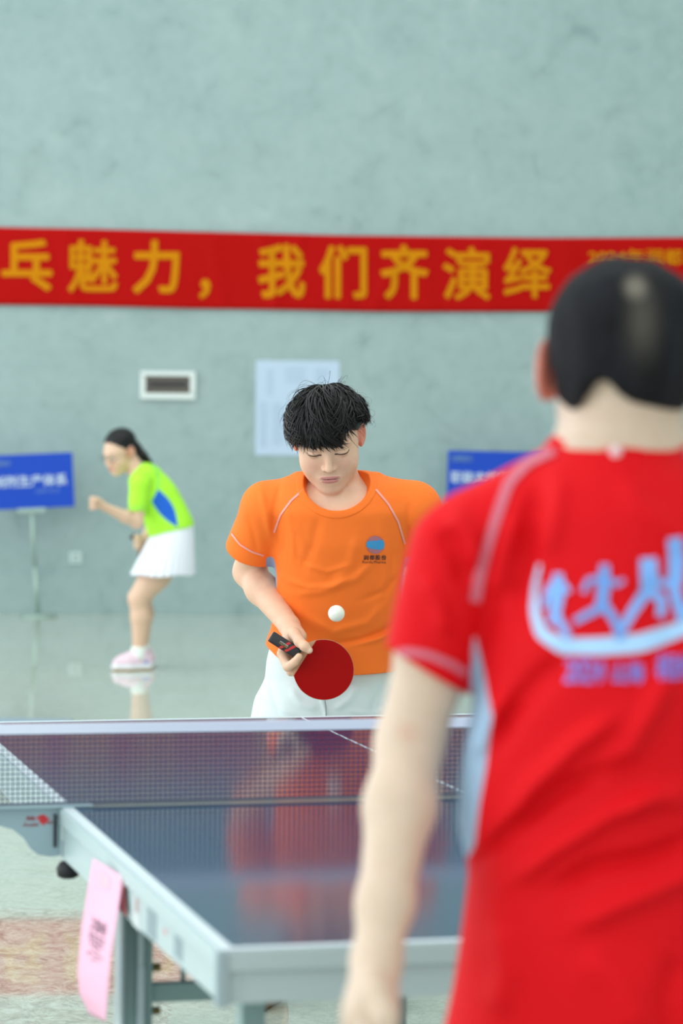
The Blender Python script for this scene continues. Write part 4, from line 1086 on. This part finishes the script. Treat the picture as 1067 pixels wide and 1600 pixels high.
    # T-shirt
    m_rd = fabric('red_sports_cloth', (206, 8, 20), (150, 178, 204)); A = Field()
    st = [(694, 968, 84, 3.29, .072), (712, 968, 112, 3.29, .078), (745, 968, 165, 3.29, .095), (800, 968, 208, 3.29, .112), (930, 968, 214, 3.29, .126), (1000, 968, 222, 3.285, .128), (1090, 968, 228, 3.28, .126), (1200, 968, 249, 3.28, .124), (1290, 968, 255, 3.28, .124), (1360, 968, 238, 3.28, .126), (1450, 968, 250, 3.28, .130), (1540, 968, 262, 3.28, .138), (1640, 968, 284, 3.28, .142), (1700, 968, 292, 3.28, .145)]
    A.loft([section(*q) for q in st], .03)
    for sx, sh, el in ((-1, P(722, 862, 3.29), P(648, 1120, 3.285)), (1, P(1214, 862, 3.29), P(1296, 1120, 3.28))):
        A.cone(P(968 + sx * 70, 752, 3.29), P(968 + sx * 212, 838, 3.29), .046, .060, .035)
        d_ = el - sh; e = sh + d_ * .715; dn = d_ / np.linalg.norm(d_); A.chain([sh, e], [.060, .053], .014)
        if sx < 0: dn = dn * .93 + np.array([-.30, 0, 0]); dn /= np.linalg.norm(dn)
        if sx < 0: eX, dX = e, dn
        lim = P(968 + sx * 233, 1000, 3.29)[0]; zl = P(0, 1092, 3.3)[2]
        A.cut((lambda e, dn, lim, sx, zl: lambda p: np.where((sx * (p[:, 0] - lim) > 0) & (p[:, 2] > zl), (p - e) @ dn - .002, -.5))(e, dn, lim, sx, zl), .002)
        A.cone(e - dn * .004, e + dn * .05, .043, .046, .003, 's')
    folds = fold_field([
        ([(760, 1330), (830, 1230), (900, 1160), (970, 1110)], .011, .008), ([(745, 1370), (800, 1300), (870, 1240), (960, 1190)], .010, -.007), ([(790, 1390), (860, 1330), (950, 1270), (1060, 1230)], .011, .008),
        ([(850, 1400), (930, 1350), (1010, 1335), (1100, 1300)], .009, -.007), ([(880, 1450), (960, 1410), (1060, 1370), (1150, 1330)], .013, .008), ([(920, 1200), (980, 1165), (1020, 1100), (1050, 1040)], .013, .007),
        ([(770, 1180), (800, 1120), (850, 1060), (900, 1020)], .012, -.006), ([(740, 1200), (765, 1140), (800, 1080)], .010, .006), ([(960, 1260), (1020, 1240), (1080, 1250)], .012, .006),
        ([(850, 750), (835, 820), (830, 900), (810, 980)], .011, -.006), ([(810, 800), (790, 870), (775, 950)], .010, .005), ([(880, 740), (870, 800), (850, 880)], .012, .004),
        ([(970, 740), (1000, 790), (1060, 840), (1120, 860)], .013, .004), ([(690, 830), (720, 870), (735, 930)], .011, -.006), ([(660, 900), (690, 950), (700, 1010)], .010, .004), ([(700, 800), (740, 840), (748, 900)], .010, .005),
        ([(900, 1480), (960, 1530), (1000, 1620)], .020, .005), ([(780, 1440), (790, 1520), (770, 1600)], .015, .005), ([(1000, 900), (1040, 960), (1060, 1020)], .02, -.004), ([(1060, 1480), (1040, 1560), (1050, 1650)], .016, -.006)], 3.17)
    A.disp(lambda p: 2.0 * folds(p) * np.clip((3.29 - p[:, 1]) / .05, 0, 1) + .0025 * fbm(p * np.array([1, 1, .6]), 20, 6))
    op_c = P(968, 668, 3.33); Op = Field().ell(op_c, (.076, .105, .040)); opf = Op.ops[0][0]
    A.cut(lambda p: np.where(p[:, 2] > P(0, 760, 3.3)[2], -opf(p), -.5), .002)
    A.cut(lambda p: P(0, 1700, 3.28)[2] - p[:, 2], .003)
    V, Fq = polygonise(A, .0042)
    zt, zb = P(0, 985, 3.28)[2], P(0, 1345, 3.28)[2]; u = (zt - V[:, 2]) / (zt - zb)
    cxw = P(968, 1100, 3.28)[0]; yfr = np.interp(u, [0, .25, .5, .8, 1], [3.262, 3.236, 3.216, 3.218, 3.262])
    adx = np.abs(V[:, 0] - cxw); bx = np.interp(u, [0, .15, .32, .54, .71, .88, 1], [px_len(q, 3.17) for q in (236, 222, 212, 220, 230, 236, 250)])
    arm_ = (V[:, 2] > P(0, 1085, 3.28)[2]) & (adx > .169)
    pd = np.maximum(np.where(V[:, 1] < 3.30, bx - adx, np.where(adx > .12, -.02, .02)), V[:, 1] - 3.40)
    pd = np.where((u > -.02) & (u < 1.02) & ~arm_, np.maximum(pd, np.maximum(-u, u - 1) * .26), .05)
    dd = (V - eX) @ dX
    shirt = fast_mesh('shirt', V, Fq, m_rd, root, o, {'panel': pd})
    V, Fq = Vb, Fb
    V = tuck(V, A, reach=.05, keep=lambda p: (p[:, 2] > P(968, 702, 3.28)[2]) | (np.abs(p[:, 0] - P(968, 1100, 3.28)[0]) > px_len(254, 3.28)) & (p[:, 2] < P(0, 1050, 3.28)[2]))
    col = face_albedo(V, C, Rh, S, (202, 182, 162), (176, 100, 100), (206, 84, 66), iris=(50, 30, 24))
    d = np.linalg.norm(V - (elL + [-.002, -.03, .012]), axis=1); mm = np.clip(1 - d / .02, 0, 1)[:, None] * .8; col = col * (1 - mm) + np.array(lin((186, 112, 92))) * mm
    fast_mesh('body', V, Fq, m_skin_b, root, o, {'albedo': col})
    K = Field(); K.ops = [(lambda p: A(p) - .002, (A.bounds()[0] + A.bounds()[1]) / 2, 1.5, 'u', .001)]; K.cut(lambda p: opf(p) - .020, .002); K.lo = [op_c - .16]; K.hi = [op_c + .16]
    V, Fq = polygonise(K, .004); fast_mesh('collar', V, Fq, m_rd, shirt, o, {'panel': np.full(len(V), .05)})
    m_pp = mat('rose_piping', (192, 96, 116), .6, bump=(300, .1, .0005))
    v_, f_ = strip_px([(866, 706), (825, 724), (795, 755), (776, 810), (757, 870), (741, 940)], [13, 15, 16, 17]); decal('piping', A, v_, 3.0, f_, m_pp, shirt, o, .002)
    v_, f_ = strip_px([(1070, 706), (1111, 724), (1141, 755), (1160, 810), (1179, 870), (1195, 940)], 16); decal('piping', A, v_, 3.0, f_, m_pp, shirt, o, .002)
    v_, f_ = strip_px([(618, 1022), (640, 1018), (672, 1024), (705, 1038), (727, 1052)], 12, 40); decal('piping', A, v_, 3.0, f_, m_pp, shirt, o, .002)
    pb = P(962, 706, 3.0); q = trace(A, [pb], pb - CAM)[0]
    mb = MB(); mb.tube([q - [0, .006, 0], q - [0, .003, 0], q + [0, .004, 0]], [.003, .0065, .007], 16); mb.build('collar_tab', mat('pale_tab', (226, 196, 204), .4, bump=(100, .05, .0005)), shirt, True, o)
    # back emblem: figures over a sweeping band
    def dec_mat(name, c): return mat(name, c, .45, bump=(200, .05, .0005))
    m_sw = dec_mat('pale_blue_print', (160, 200, 240)); m_fg = dec_mat('mid_blue_print', (92, 146, 216)); m_fd = dec_mat('light_blue_print', (116, 166, 234)); m_tx = dec_mat('violet_blue_print', (120, 120, 214))
    v_, f_ = strip_px([(845, 882), (838, 915), (836, 955), (846, 990), (880, 1010), (940, 1010), (1000, 1005), (1060, 985), (1110, 955), (1150, 910)], [5, 10, 17, 24, 27, 29, 28, 24, 16, 6], 120); decal('emblem', A, v_, 3.0, f_, m_sw, shirt, o, .002)
    def figure(parts, m_):
        for pts, wd in parts:
            v_, f_ = strip_px(pts, wd, 24); decal('emblem', A, v_, 3.0, f_, m_, shirt, o, .0028)
    figure([([(873, 896), (872, 930), (868, 962)], [14, 22, 16]), ([(866, 955), (880, 980), (889, 996)], [14, 13, 12]), ([(862, 912), (854, 934), (852, 950)], 8), ([(880, 912), (890, 926)], 9), ([(866, 960), (860, 975)], 9)], m_fd)
    figure([([(945, 882), (944, 912), (940, 950)], [14, 19, 18]), ([(940, 905), (920, 906), (912, 926)], 9), ([(948, 905), (964, 914), (974, 906)], 8), ([(938, 950), (915, 962), (898, 972)], [14, 12, 10]), ([(945, 948), (960, 968), (971, 1000)], [15, 13, 15])], m_fg)
    figure([([(1012, 872), (1014, 905), (1010, 935)], [26, 28, 24]), ([(1004, 930), (985, 960), (972, 985)], [18, 15, 12]), ([(1016, 925), (1034, 935), (1030, 965)], [16, 16, 13]), ([(1020, 895), (1032, 915), (1046, 905)], 9), ([(1054, 840), (1056, 875), (1054, 915)], [22, 26, 22]), ([(1050, 910), (1058, 940), (1066, 970)], [18, 18, 16])], m_fd)
    figure([([(1100, 846), (1102, 885), (1098, 920)], [22, 26, 22]), ([(1096, 915), (1080, 940), (1072, 968)], 14), ([(1104, 915), (1118, 935), (1122, 960)], 13)], m_fd)
    for s_, x0, x1, y0, y1 in (('2024', 882, 942, 1030, 1066), ('山海', 956, 1004, 1034, 1066), ('相约', 1024, 1088, 1022, 1062)):
        v_, f_ = text2d(s_, .0, .18 if s_ == '2024' else 0, sub=.2); v_ = fit(v_, x0, x1, y1, y0)
        for dx, dy in ((0, 0), (2, 0), (0, 1.6)): decal('lettering', A, v_ + [dx, dy], 3.0, f_, m_tx, shirt, o, .002 + .0003 * dx)
    # shorts and shoes below the frame
    m_sh = fabric('dark_shorts_cloth', (40, 44, 56)); Sx = Field(); Sx.loft([section(*q) for q in ((1640, 968, 240, 3.28, .125), (1700, 968, 255, 3.28, .13), (1760, 968, 245, 3.28, .13))], .03)
    for sx in (-1, 1): Sx.chain([hz + [sx * .09, 0, 0], [hz[0] + sx * .13, 3.31, .52]], [.105, .100], .03)
    Sx.disp(lambda p: .003 * fbm(p, 30, 4)); Sx.cut(lambda p: .50 - p[:, 2], .003)
    V, Fq = polygonise(Sx, .007); fast_mesh('shorts', V, Fq, m_sh, root, o)
    m_shoe = mat('white_trainer', (220, 222, 224), .5, bump=(80, .1, .001)); m_sole = mat('grey_sole', (130, 130, 132), .6, bump=(80, .1, .001))
    for sx in (-1, 1):
        g_ = np.array([hz[0] + sx * .17, 3.27, 0])
        for nm, zc, m_, par in (('shoe', .022, m_shoe, root), ('sole', 0, m_sole, None)):
            Z = Field(); e = 0 if zc else .004; h_ = .045 if zc else .018
            Z.cone(g_ + [0, -.05, h_], g_ + [sx * .02, .10, h_], .044 + e, .045 + e, .02); Z.cone(g_ + [sx * .02, .10, h_], g_ + [sx * .036, .20, h_ * .8], .045 + e, .036 + e, .02)
            if zc: Z.cone(g_ + [0, -.02, .07], g_ + [0, -.01, .10], .042, .044, .02); Z.cut(lambda p: .022 - p[:, 2], .003)
            else: Z.cut(lambda p: np.maximum(p[:, 2] - .024, -p[:, 2]), .002)
            V, Fq = polygonise(Z, .006); ob = fast_mesh(nm, V, Fq, m_, par or sho, o)
            if zc: sho = ob
build_red()

# ================================================================== the woman
def build_woman():
    Yc = 15.95; o = P(225, 1050, Yc); o[2] = 0
    root = empty('person', o, 'woman in a lime green shirt and white pleated skirt bending forward by the wall', 'person')
    Rh = rot_frame((-.62, -.68, -.40), .06)
    S = 1.0; C = P(190.5, 711, 15.93) + np.array([-.014, .03, .02])
    B = Field(); add_head(B, C, Rh, S)
    nb = P(221, 741, 15.96)
    B.cone(C - Rh[1] * .03 - Rh[2] * .05, nb, .047, .052, .02)
    def lc(pts, rad, k=.03): B.chain([P(*q) for q in pts], rad, k)
    lc([(226, 750, 15.97), (240, 775, 15.98), (255, 805, 15.98), (266, 828, 15.98), (270, 846, 15.98)], [.08, .095, .090, .095, .098])
    shN, shF = P(218, 756, 15.83), P(226, 752, 16.12)
    elN = P(214, 816, 15.80); wrN = P(163, 792, 15.70)
    elF = P(240, 815, 16.22); wrF = P(226, 842, 16.20)
    for a_ in (shN, shF): B.cone(nb, a_, .045, .045, .03)
    B.chain([shN, elN], [.047, .036], .015); B.chain([elN, elN * .65 + wrN * .35, wrN], [.034, .033, .022], .015)
    B.chain([shF, elF], [.047, .034], .015); B.chain([elF, wrF], [.034, .023], .015)
    # near fist
    hN = P(154, 786, 15.68); B.cone(wrN, hN, .022, .028, .01)
    for i in range(4):
        k0 = hN + [-.012, -.012 + .003 * i, .026 - .017 * i]; B.chain([k0, k0 + [-.024, -.012, 0], k0 + [-.024, -.034, -.002], k0 + [-.002, -.036, -.002]], [.0105, .010, .0095, .008], .004)
    B.chain([hN + [.006, -.015, .012], hN + [-.006, -.040, .016], hN + [-.024, -.046, .006]], [.013, .011, .009], .004)
    hF = P(220, 846, 16.20); B.cone(wrF, hF, .022, .026, .01)
    for i in range(4):
        k0 = hF + [-.006, -.010, .020 - .016 * i]; B.chain([k0, k0 + [-.022, -.014, 0], k0 + [-.018, -.034, -.002], k0 + [.004, -.034, -.002]], [.010, .0095, .009, .008], .004)
    B.chain([hF + [.0, -.01, .024], hF + [-.014, -.028, .030], hF + [-.030, -.030, .026]], [.012, .0105, .0085], .004)
    hp = P(270, 860, 15.98)
    for dy, kx, ky, ax_, ay_, dk in ((-.062, 216, 935, 217, 1018, -.08), (.062, 221, 932, 222, 1010, .10)):
        hip = hp + [0, dy, 0]; kn = P(kx, ky, 15.95 + dk); an = P(ax_, ay_, 15.97 + dk)
        B.chain([hip, hip * .45 + kn * .55, kn], [.082, .080, .056], .02); B.chain([kn, kn * .66 + an * .34 + [.012, 0, 0], an], [.052, .053, .033], .02)
        f0 = an.copy(); f0[2] = .055; B.cone(an, f0, .033, .034, .015); B.cone(f0, f0 + [-.10, -.04, -.015], .032, .024, .015)
    V, Fq = polygonise(B, .005, [(lambda c: ((c - C) ** 2).sum(1) < .15 ** 2, 1)])
    Vb, Fb = V, Fq
    # hair drawn back into a tail
    Wl = lambda x, y, z: C + S * (Rh[0] * x + Rh[1] * y + Rh[2] * z)
    H = Field(); H.ell(Wl(0, -.018, .042), (.080, .098, .082), Rh, .01); H.ell(Wl(0, -.06, .0), (.055, .05, .055), Rh, .02)
    def hl(p):
        q = (p - C) @ Rh.T; low = np.interp(q[:, 1], [-.12, -.05, -.02, .01, .04, .06, .075, .1], [-.06, -.055, -.012, .010, .045, .072, .086, .11]); return low - q[:, 2]
    H.cut(hl, .006)
    t0 = Wl(0, -.105, .018)
    H.chain([t0, P(223, 712, 16.02), P(232, 722, 16.03), P(240, 733, 16.02)], [.024, .026, .018, .006], .012)
    H.disp(lambda p: .0015 * fbm(p, 120, 2))
    V, Fq = polygonise(H, .004); hair = fast_mesh('hair', V, Fq, m_black_hair, root, o)
    mb = MB(); a_ = np.linspace(0, 2 * np.pi, 15); mb.tube([t0 + [0, .026 * math.cos(t), .026 * math.sin(t)] for t in a_], .005, 6, False); mb.build('hair_tie', mat('dark_hair_tie', (30, 26, 40), .6, bump=(100, .1, .0005)), hair, True, o)
    # glasses
    m_gl = mat('thin_metal_frame', (120, 116, 112), .3, metal=.7, bump=(100, .02, .0003)); g = MB()
    for q in (-1, 1):
        g.tube([Wl(q * .034 + .023 * math.cos(t), .104, -.003 + .018 * math.sin(t)) for t in np.linspace(0, 2 * np.pi, 25)], .0011, 6, False)
        g.tube([Wl(q * .057, .103, .004), Wl(q * .074, .085, .004), Wl(q * .080, .0, .006)], .0012, 6)
    g.tube([Wl(-.011, .104, .0), Wl(0, .106, .003), Wl(.011, .104, .0)], .0011, 6); gl = g.build('glasses', m_gl, root, True, o)
    m_lens = mat('clear_lens', (240, 244, 246), .03); m_lens.node_tree.nodes['Principled BSDF'].inputs['Transmission Weight'].default_value = 1; m_lens.node_tree.nodes['Principled BSDF'].inputs['IOR'].default_value = 1.02
    N = Nd(m_lens); N.bump(N.noise(5), .01, .0001)
    for q in (-1, 1):
        mb = MB(); pts = [(q * .034 + .0225 * math.cos(t), -.003 + .0175 * math.sin(t)) for t in np.linspace(0, 2 * np.pi, 24, endpoint=False)]
        mb.prism(pts, Wl(0, .104, 0), Rh[0], Rh[2], Rh[1], .0008); mb.build('lens', m_lens, gl, False, o)
    # shirt
    m_li = fabric('lime_sports_cloth', (176, 246, 66), (40, 104, 214)); A = Field()
    A.chain([P(*q) for q in ((229, 752, 15.97), (244, 778, 15.98), (259, 803, 15.98), (266, 822, 15.98), (271, 842, 15.98))], [.098, .118, .116, .122, .128], .03)
    for dy, a_ in ((-.09, P(218, 757, 15.83)), (.1, P(226, 754, 16.12))): A.cone(P(228, 745, 15.97), a_, .062, .056, .03)
    e1 = P(214, 795, 15.81); A.cone(P(219, 756, 15.83), e1, .058, .050, .02); e2 = P(233, 790, 16.14); A.cone(P(226, 754, 16.12), e2, .056, .05, .02)
    A.cone(nb, C - Rh[2] * .09 - Rh[1] * .02, .056, .06, .003, 's')
    zc = P(0, 796, 15.8)[2]; lx = P(231, 800, 15.8)[0]
    A.cut(lambda p: np.where((p[:, 0] < lx) & (p[:, 1] < 15.90), zc - p[:, 2], -.5), .003)
    A.cone(e1, e1 - [0, 0, .05], .040, .042, .003, 's')
    hA, hB = P(235, 838, 15.9), P(301, 822, 15.9); A.cut(lambda p: hA[2] + (p[:, 0] - hA[0]) * (hB[2] - hA[2]) / (hB[0] - hA[0]) - p[:, 2], .003)
    A.disp(lambda p: .004 * fbm(p, 22, 3))
    V, Fq = polygonise(A, .006)
    # blue wedge under the arm
    T1, T2, T3 = P(247, 764, 15.86), P(237, 784, 15.86), P(278, 824, 15.86)
    def edge(a, b, bow=0):
        d = (b - a)[[0, 2]]; L = np.linalg.norm(d); nrm = np.array([-d[1], d[0]]) / L; x = V[:, [0, 2]] - a[[0, 2]]; t = np.clip(x @ d / L / L, 0, 1); return x @ nrm - bow * np.sin(np.pi * t)
    e1_, e2_, e3_ = edge(T1, T2), edge(T2, T3, -.016), edge(T3, T1, -.028)
    pd = np.maximum(np.maximum(-e1_, -e2_), -e3_); pd = np.where(V[:, 1] < 15.97, pd, .05)
    sh = fast_mesh('shirt', V, Fq, m_li, root, o, {'panel': pd})
    V, Fq = tuck(Vb, A, keep=lambda p: p[:, 2] < P(0, 838, 15.9)[2]), Fb
    col = face_albedo(V, C, Rh, S, (226, 190, 164), (214, 92, 92), (220, 150, 130), iris=(40, 28, 24))
    fast_mesh('body', V, Fq, m_skin_c, root, o, {'albedo': col})
    m_mp = mat('mint_piping', (130, 226, 110), .6, bump=(200, .1, .0005))
    v_, f_ = strip_px([(232, 719), (243, 732), (249, 748), (247, 764)], 2.5, 30); decal('piping', A, v_, 15.4, f_, m_mp, sh, o, .002)
    v_, f_ = strip_px([(205, 792), (214, 793.5), (226, 793)], 1.6, 20); decal('piping', A, v_, 15.4, f_, m_mp, sh, o, .002)
    # pleated skirt
    m_sk = fabric('white_pleated_cloth', (232, 236, 246), rough=.6); nu, nv = 220, 30; V = []
    w0, w1 = P(270, 829, 15.98), P(253, 897, 15.96)
    for j in range(nv + 1):
        v = j / nv; c_ = w0 + (w1 - w0) * v
        rx = .112 + (.172 - .112) * v ** .9; ry = .112 + .113 * v
        for i in range(nu):
            a = 2 * math.pi * i / nu; ph = (i / nu * 26) % 1; pl = (ph if ph < .8 else (1 - ph) * 4) - .4
            k = 1 + pl * .10 * v ** .7 + .03 * v * math.sin(3 * a + 1)
            tilt = (w0[2] - P(0, 836, 15.95)[2]) * -math.cos(a) * .9 * (1 - v)
            xx = c_[0] + math.cos(a) * rx * k; zt_ = hA[2] + (w0[0] + math.cos(a) * .112 - hA[0]) * (hB[2] - hA[2]) / (hB[0] - hA[0]) + .018
            V.append([xx, c_[1] + math.sin(a) * ry * k, zt_ + (w1[2] - zt_) * v + .004 * math.sin(5 * a) * v])
    F = [(j * nu + i, (j + 1) * nu + i, (j + 1) * nu + (i + 1) % nu, j * nu + (i + 1) % nu) for j in range(nv) for i in range(nu)]
    s_ = pymesh('skirt', V, F, m_sk, root, True, o); s_.modifiers.new('s', 'SOLIDIFY').thickness = .0015
    # socks and shoes
    m_so = mat('white_sock', (232, 240, 234), .8, bump=(200, .2, .001)); m_ps = mat('pale_pink_trainer', (236, 208, 222), .5, bump=(80, .1, .001)); m_ws = mat('white_sole', (230, 234, 240), .5, bump=(80, .05, .001)); m_gs = mat('gum_outsole', (188, 150, 100), .6, bump=(80, .05, .001)); m_bs = mat('blue_trainer_patch', (96, 140, 214), .5, bump=(80, .05, .001)); m_gp = mat('green_sock_mark', (150, 210, 130), .7, bump=(80, .05, .001))
    for dk, ax_, ay_ in ((-.08, 217, 1018), (.10, 222, 1010)):
        an = P(ax_, ay_, 15.97 + dk); g_ = an * [1, 1, 0]; h1 = np.array([-.93, -.36, 0]) * .74
        mb = MB(); mb.tube([g_ + [0, 0, z] for z in (.06, .08, .105, .125, .128)], [.046, .044, .043, .043, .036], 20); sk = mb.build('sock', m_so, root, True, o)
        mb = MB(); mb.box(g_ + [-.012, -.038, .10], (.02, .003, .014), bev=.001); mb.build('sock_mark', m_gp, sk, False, o)
        Z = Field(); Z.cone(g_ - h1 * .055 + [0, 0, .052], g_ + h1 * .08 + [0, 0, .048], .036, .040, .02); Z.cone(g_ + h1 * .08 + [0, 0, .046], g_ + h1 * .16 + [0, 0, .040], .040, .030, .02); Z.cone(g_ + [0, 0, .07], g_ - h1 * .01 + [0, 0, .09], .042, .042, .02)
        Z.cut(lambda p: .030 - p[:, 2], .003); V, Fq = polygonise(Z, .005); sho = fast_mesh('shoe', V, Fq, m_ps, root, o)
        for nm, za, zb_, m_, ex in (('midsole', .010, .034, m_ws, .003), ('outsole', 0.0, .011, m_gs, .001)):
            Z = Field(); Z.cone(g_ - h1 * .055 + [0, 0, .018], g_ + h1 * .08 + [0, 0, .018], .038 + ex, .043 + ex, .02); Z.cone(g_ + h1 * .08 + [0, 0, .018], g_ + h1 * .162 + [0, 0, .018], .043 + ex, .033 + ex, .02)
            Z.cut((lambda za, zb_: lambda p: np.maximum(p[:, 2] - zb_, za - p[:, 2]))(za, zb_), .002); V, Fq = polygonise(Z, .004); fast_mesh(nm, V, Fq, m_, sho, o)
        mb = MB(); mb.box(g_ - h1 * .035 + [0.006, -.037, .048], (.045, .004, .018), rot_frame((.36, -.93, 0))[[0, 1, 2]].T, bev=.001); mb.build('side_patch', m_bs, sho, False, o)
build_woman()
wb, _ = build_bat(235.5, 865, 16.215, 5, P(211.5, 837, 16.12) - P(235.5, 865, 16.215), (-.3, 1, -.1), "dark-handled table tennis bat in the woman's lowered hand, mostly hidden by her skirt", scale_rad=.074)
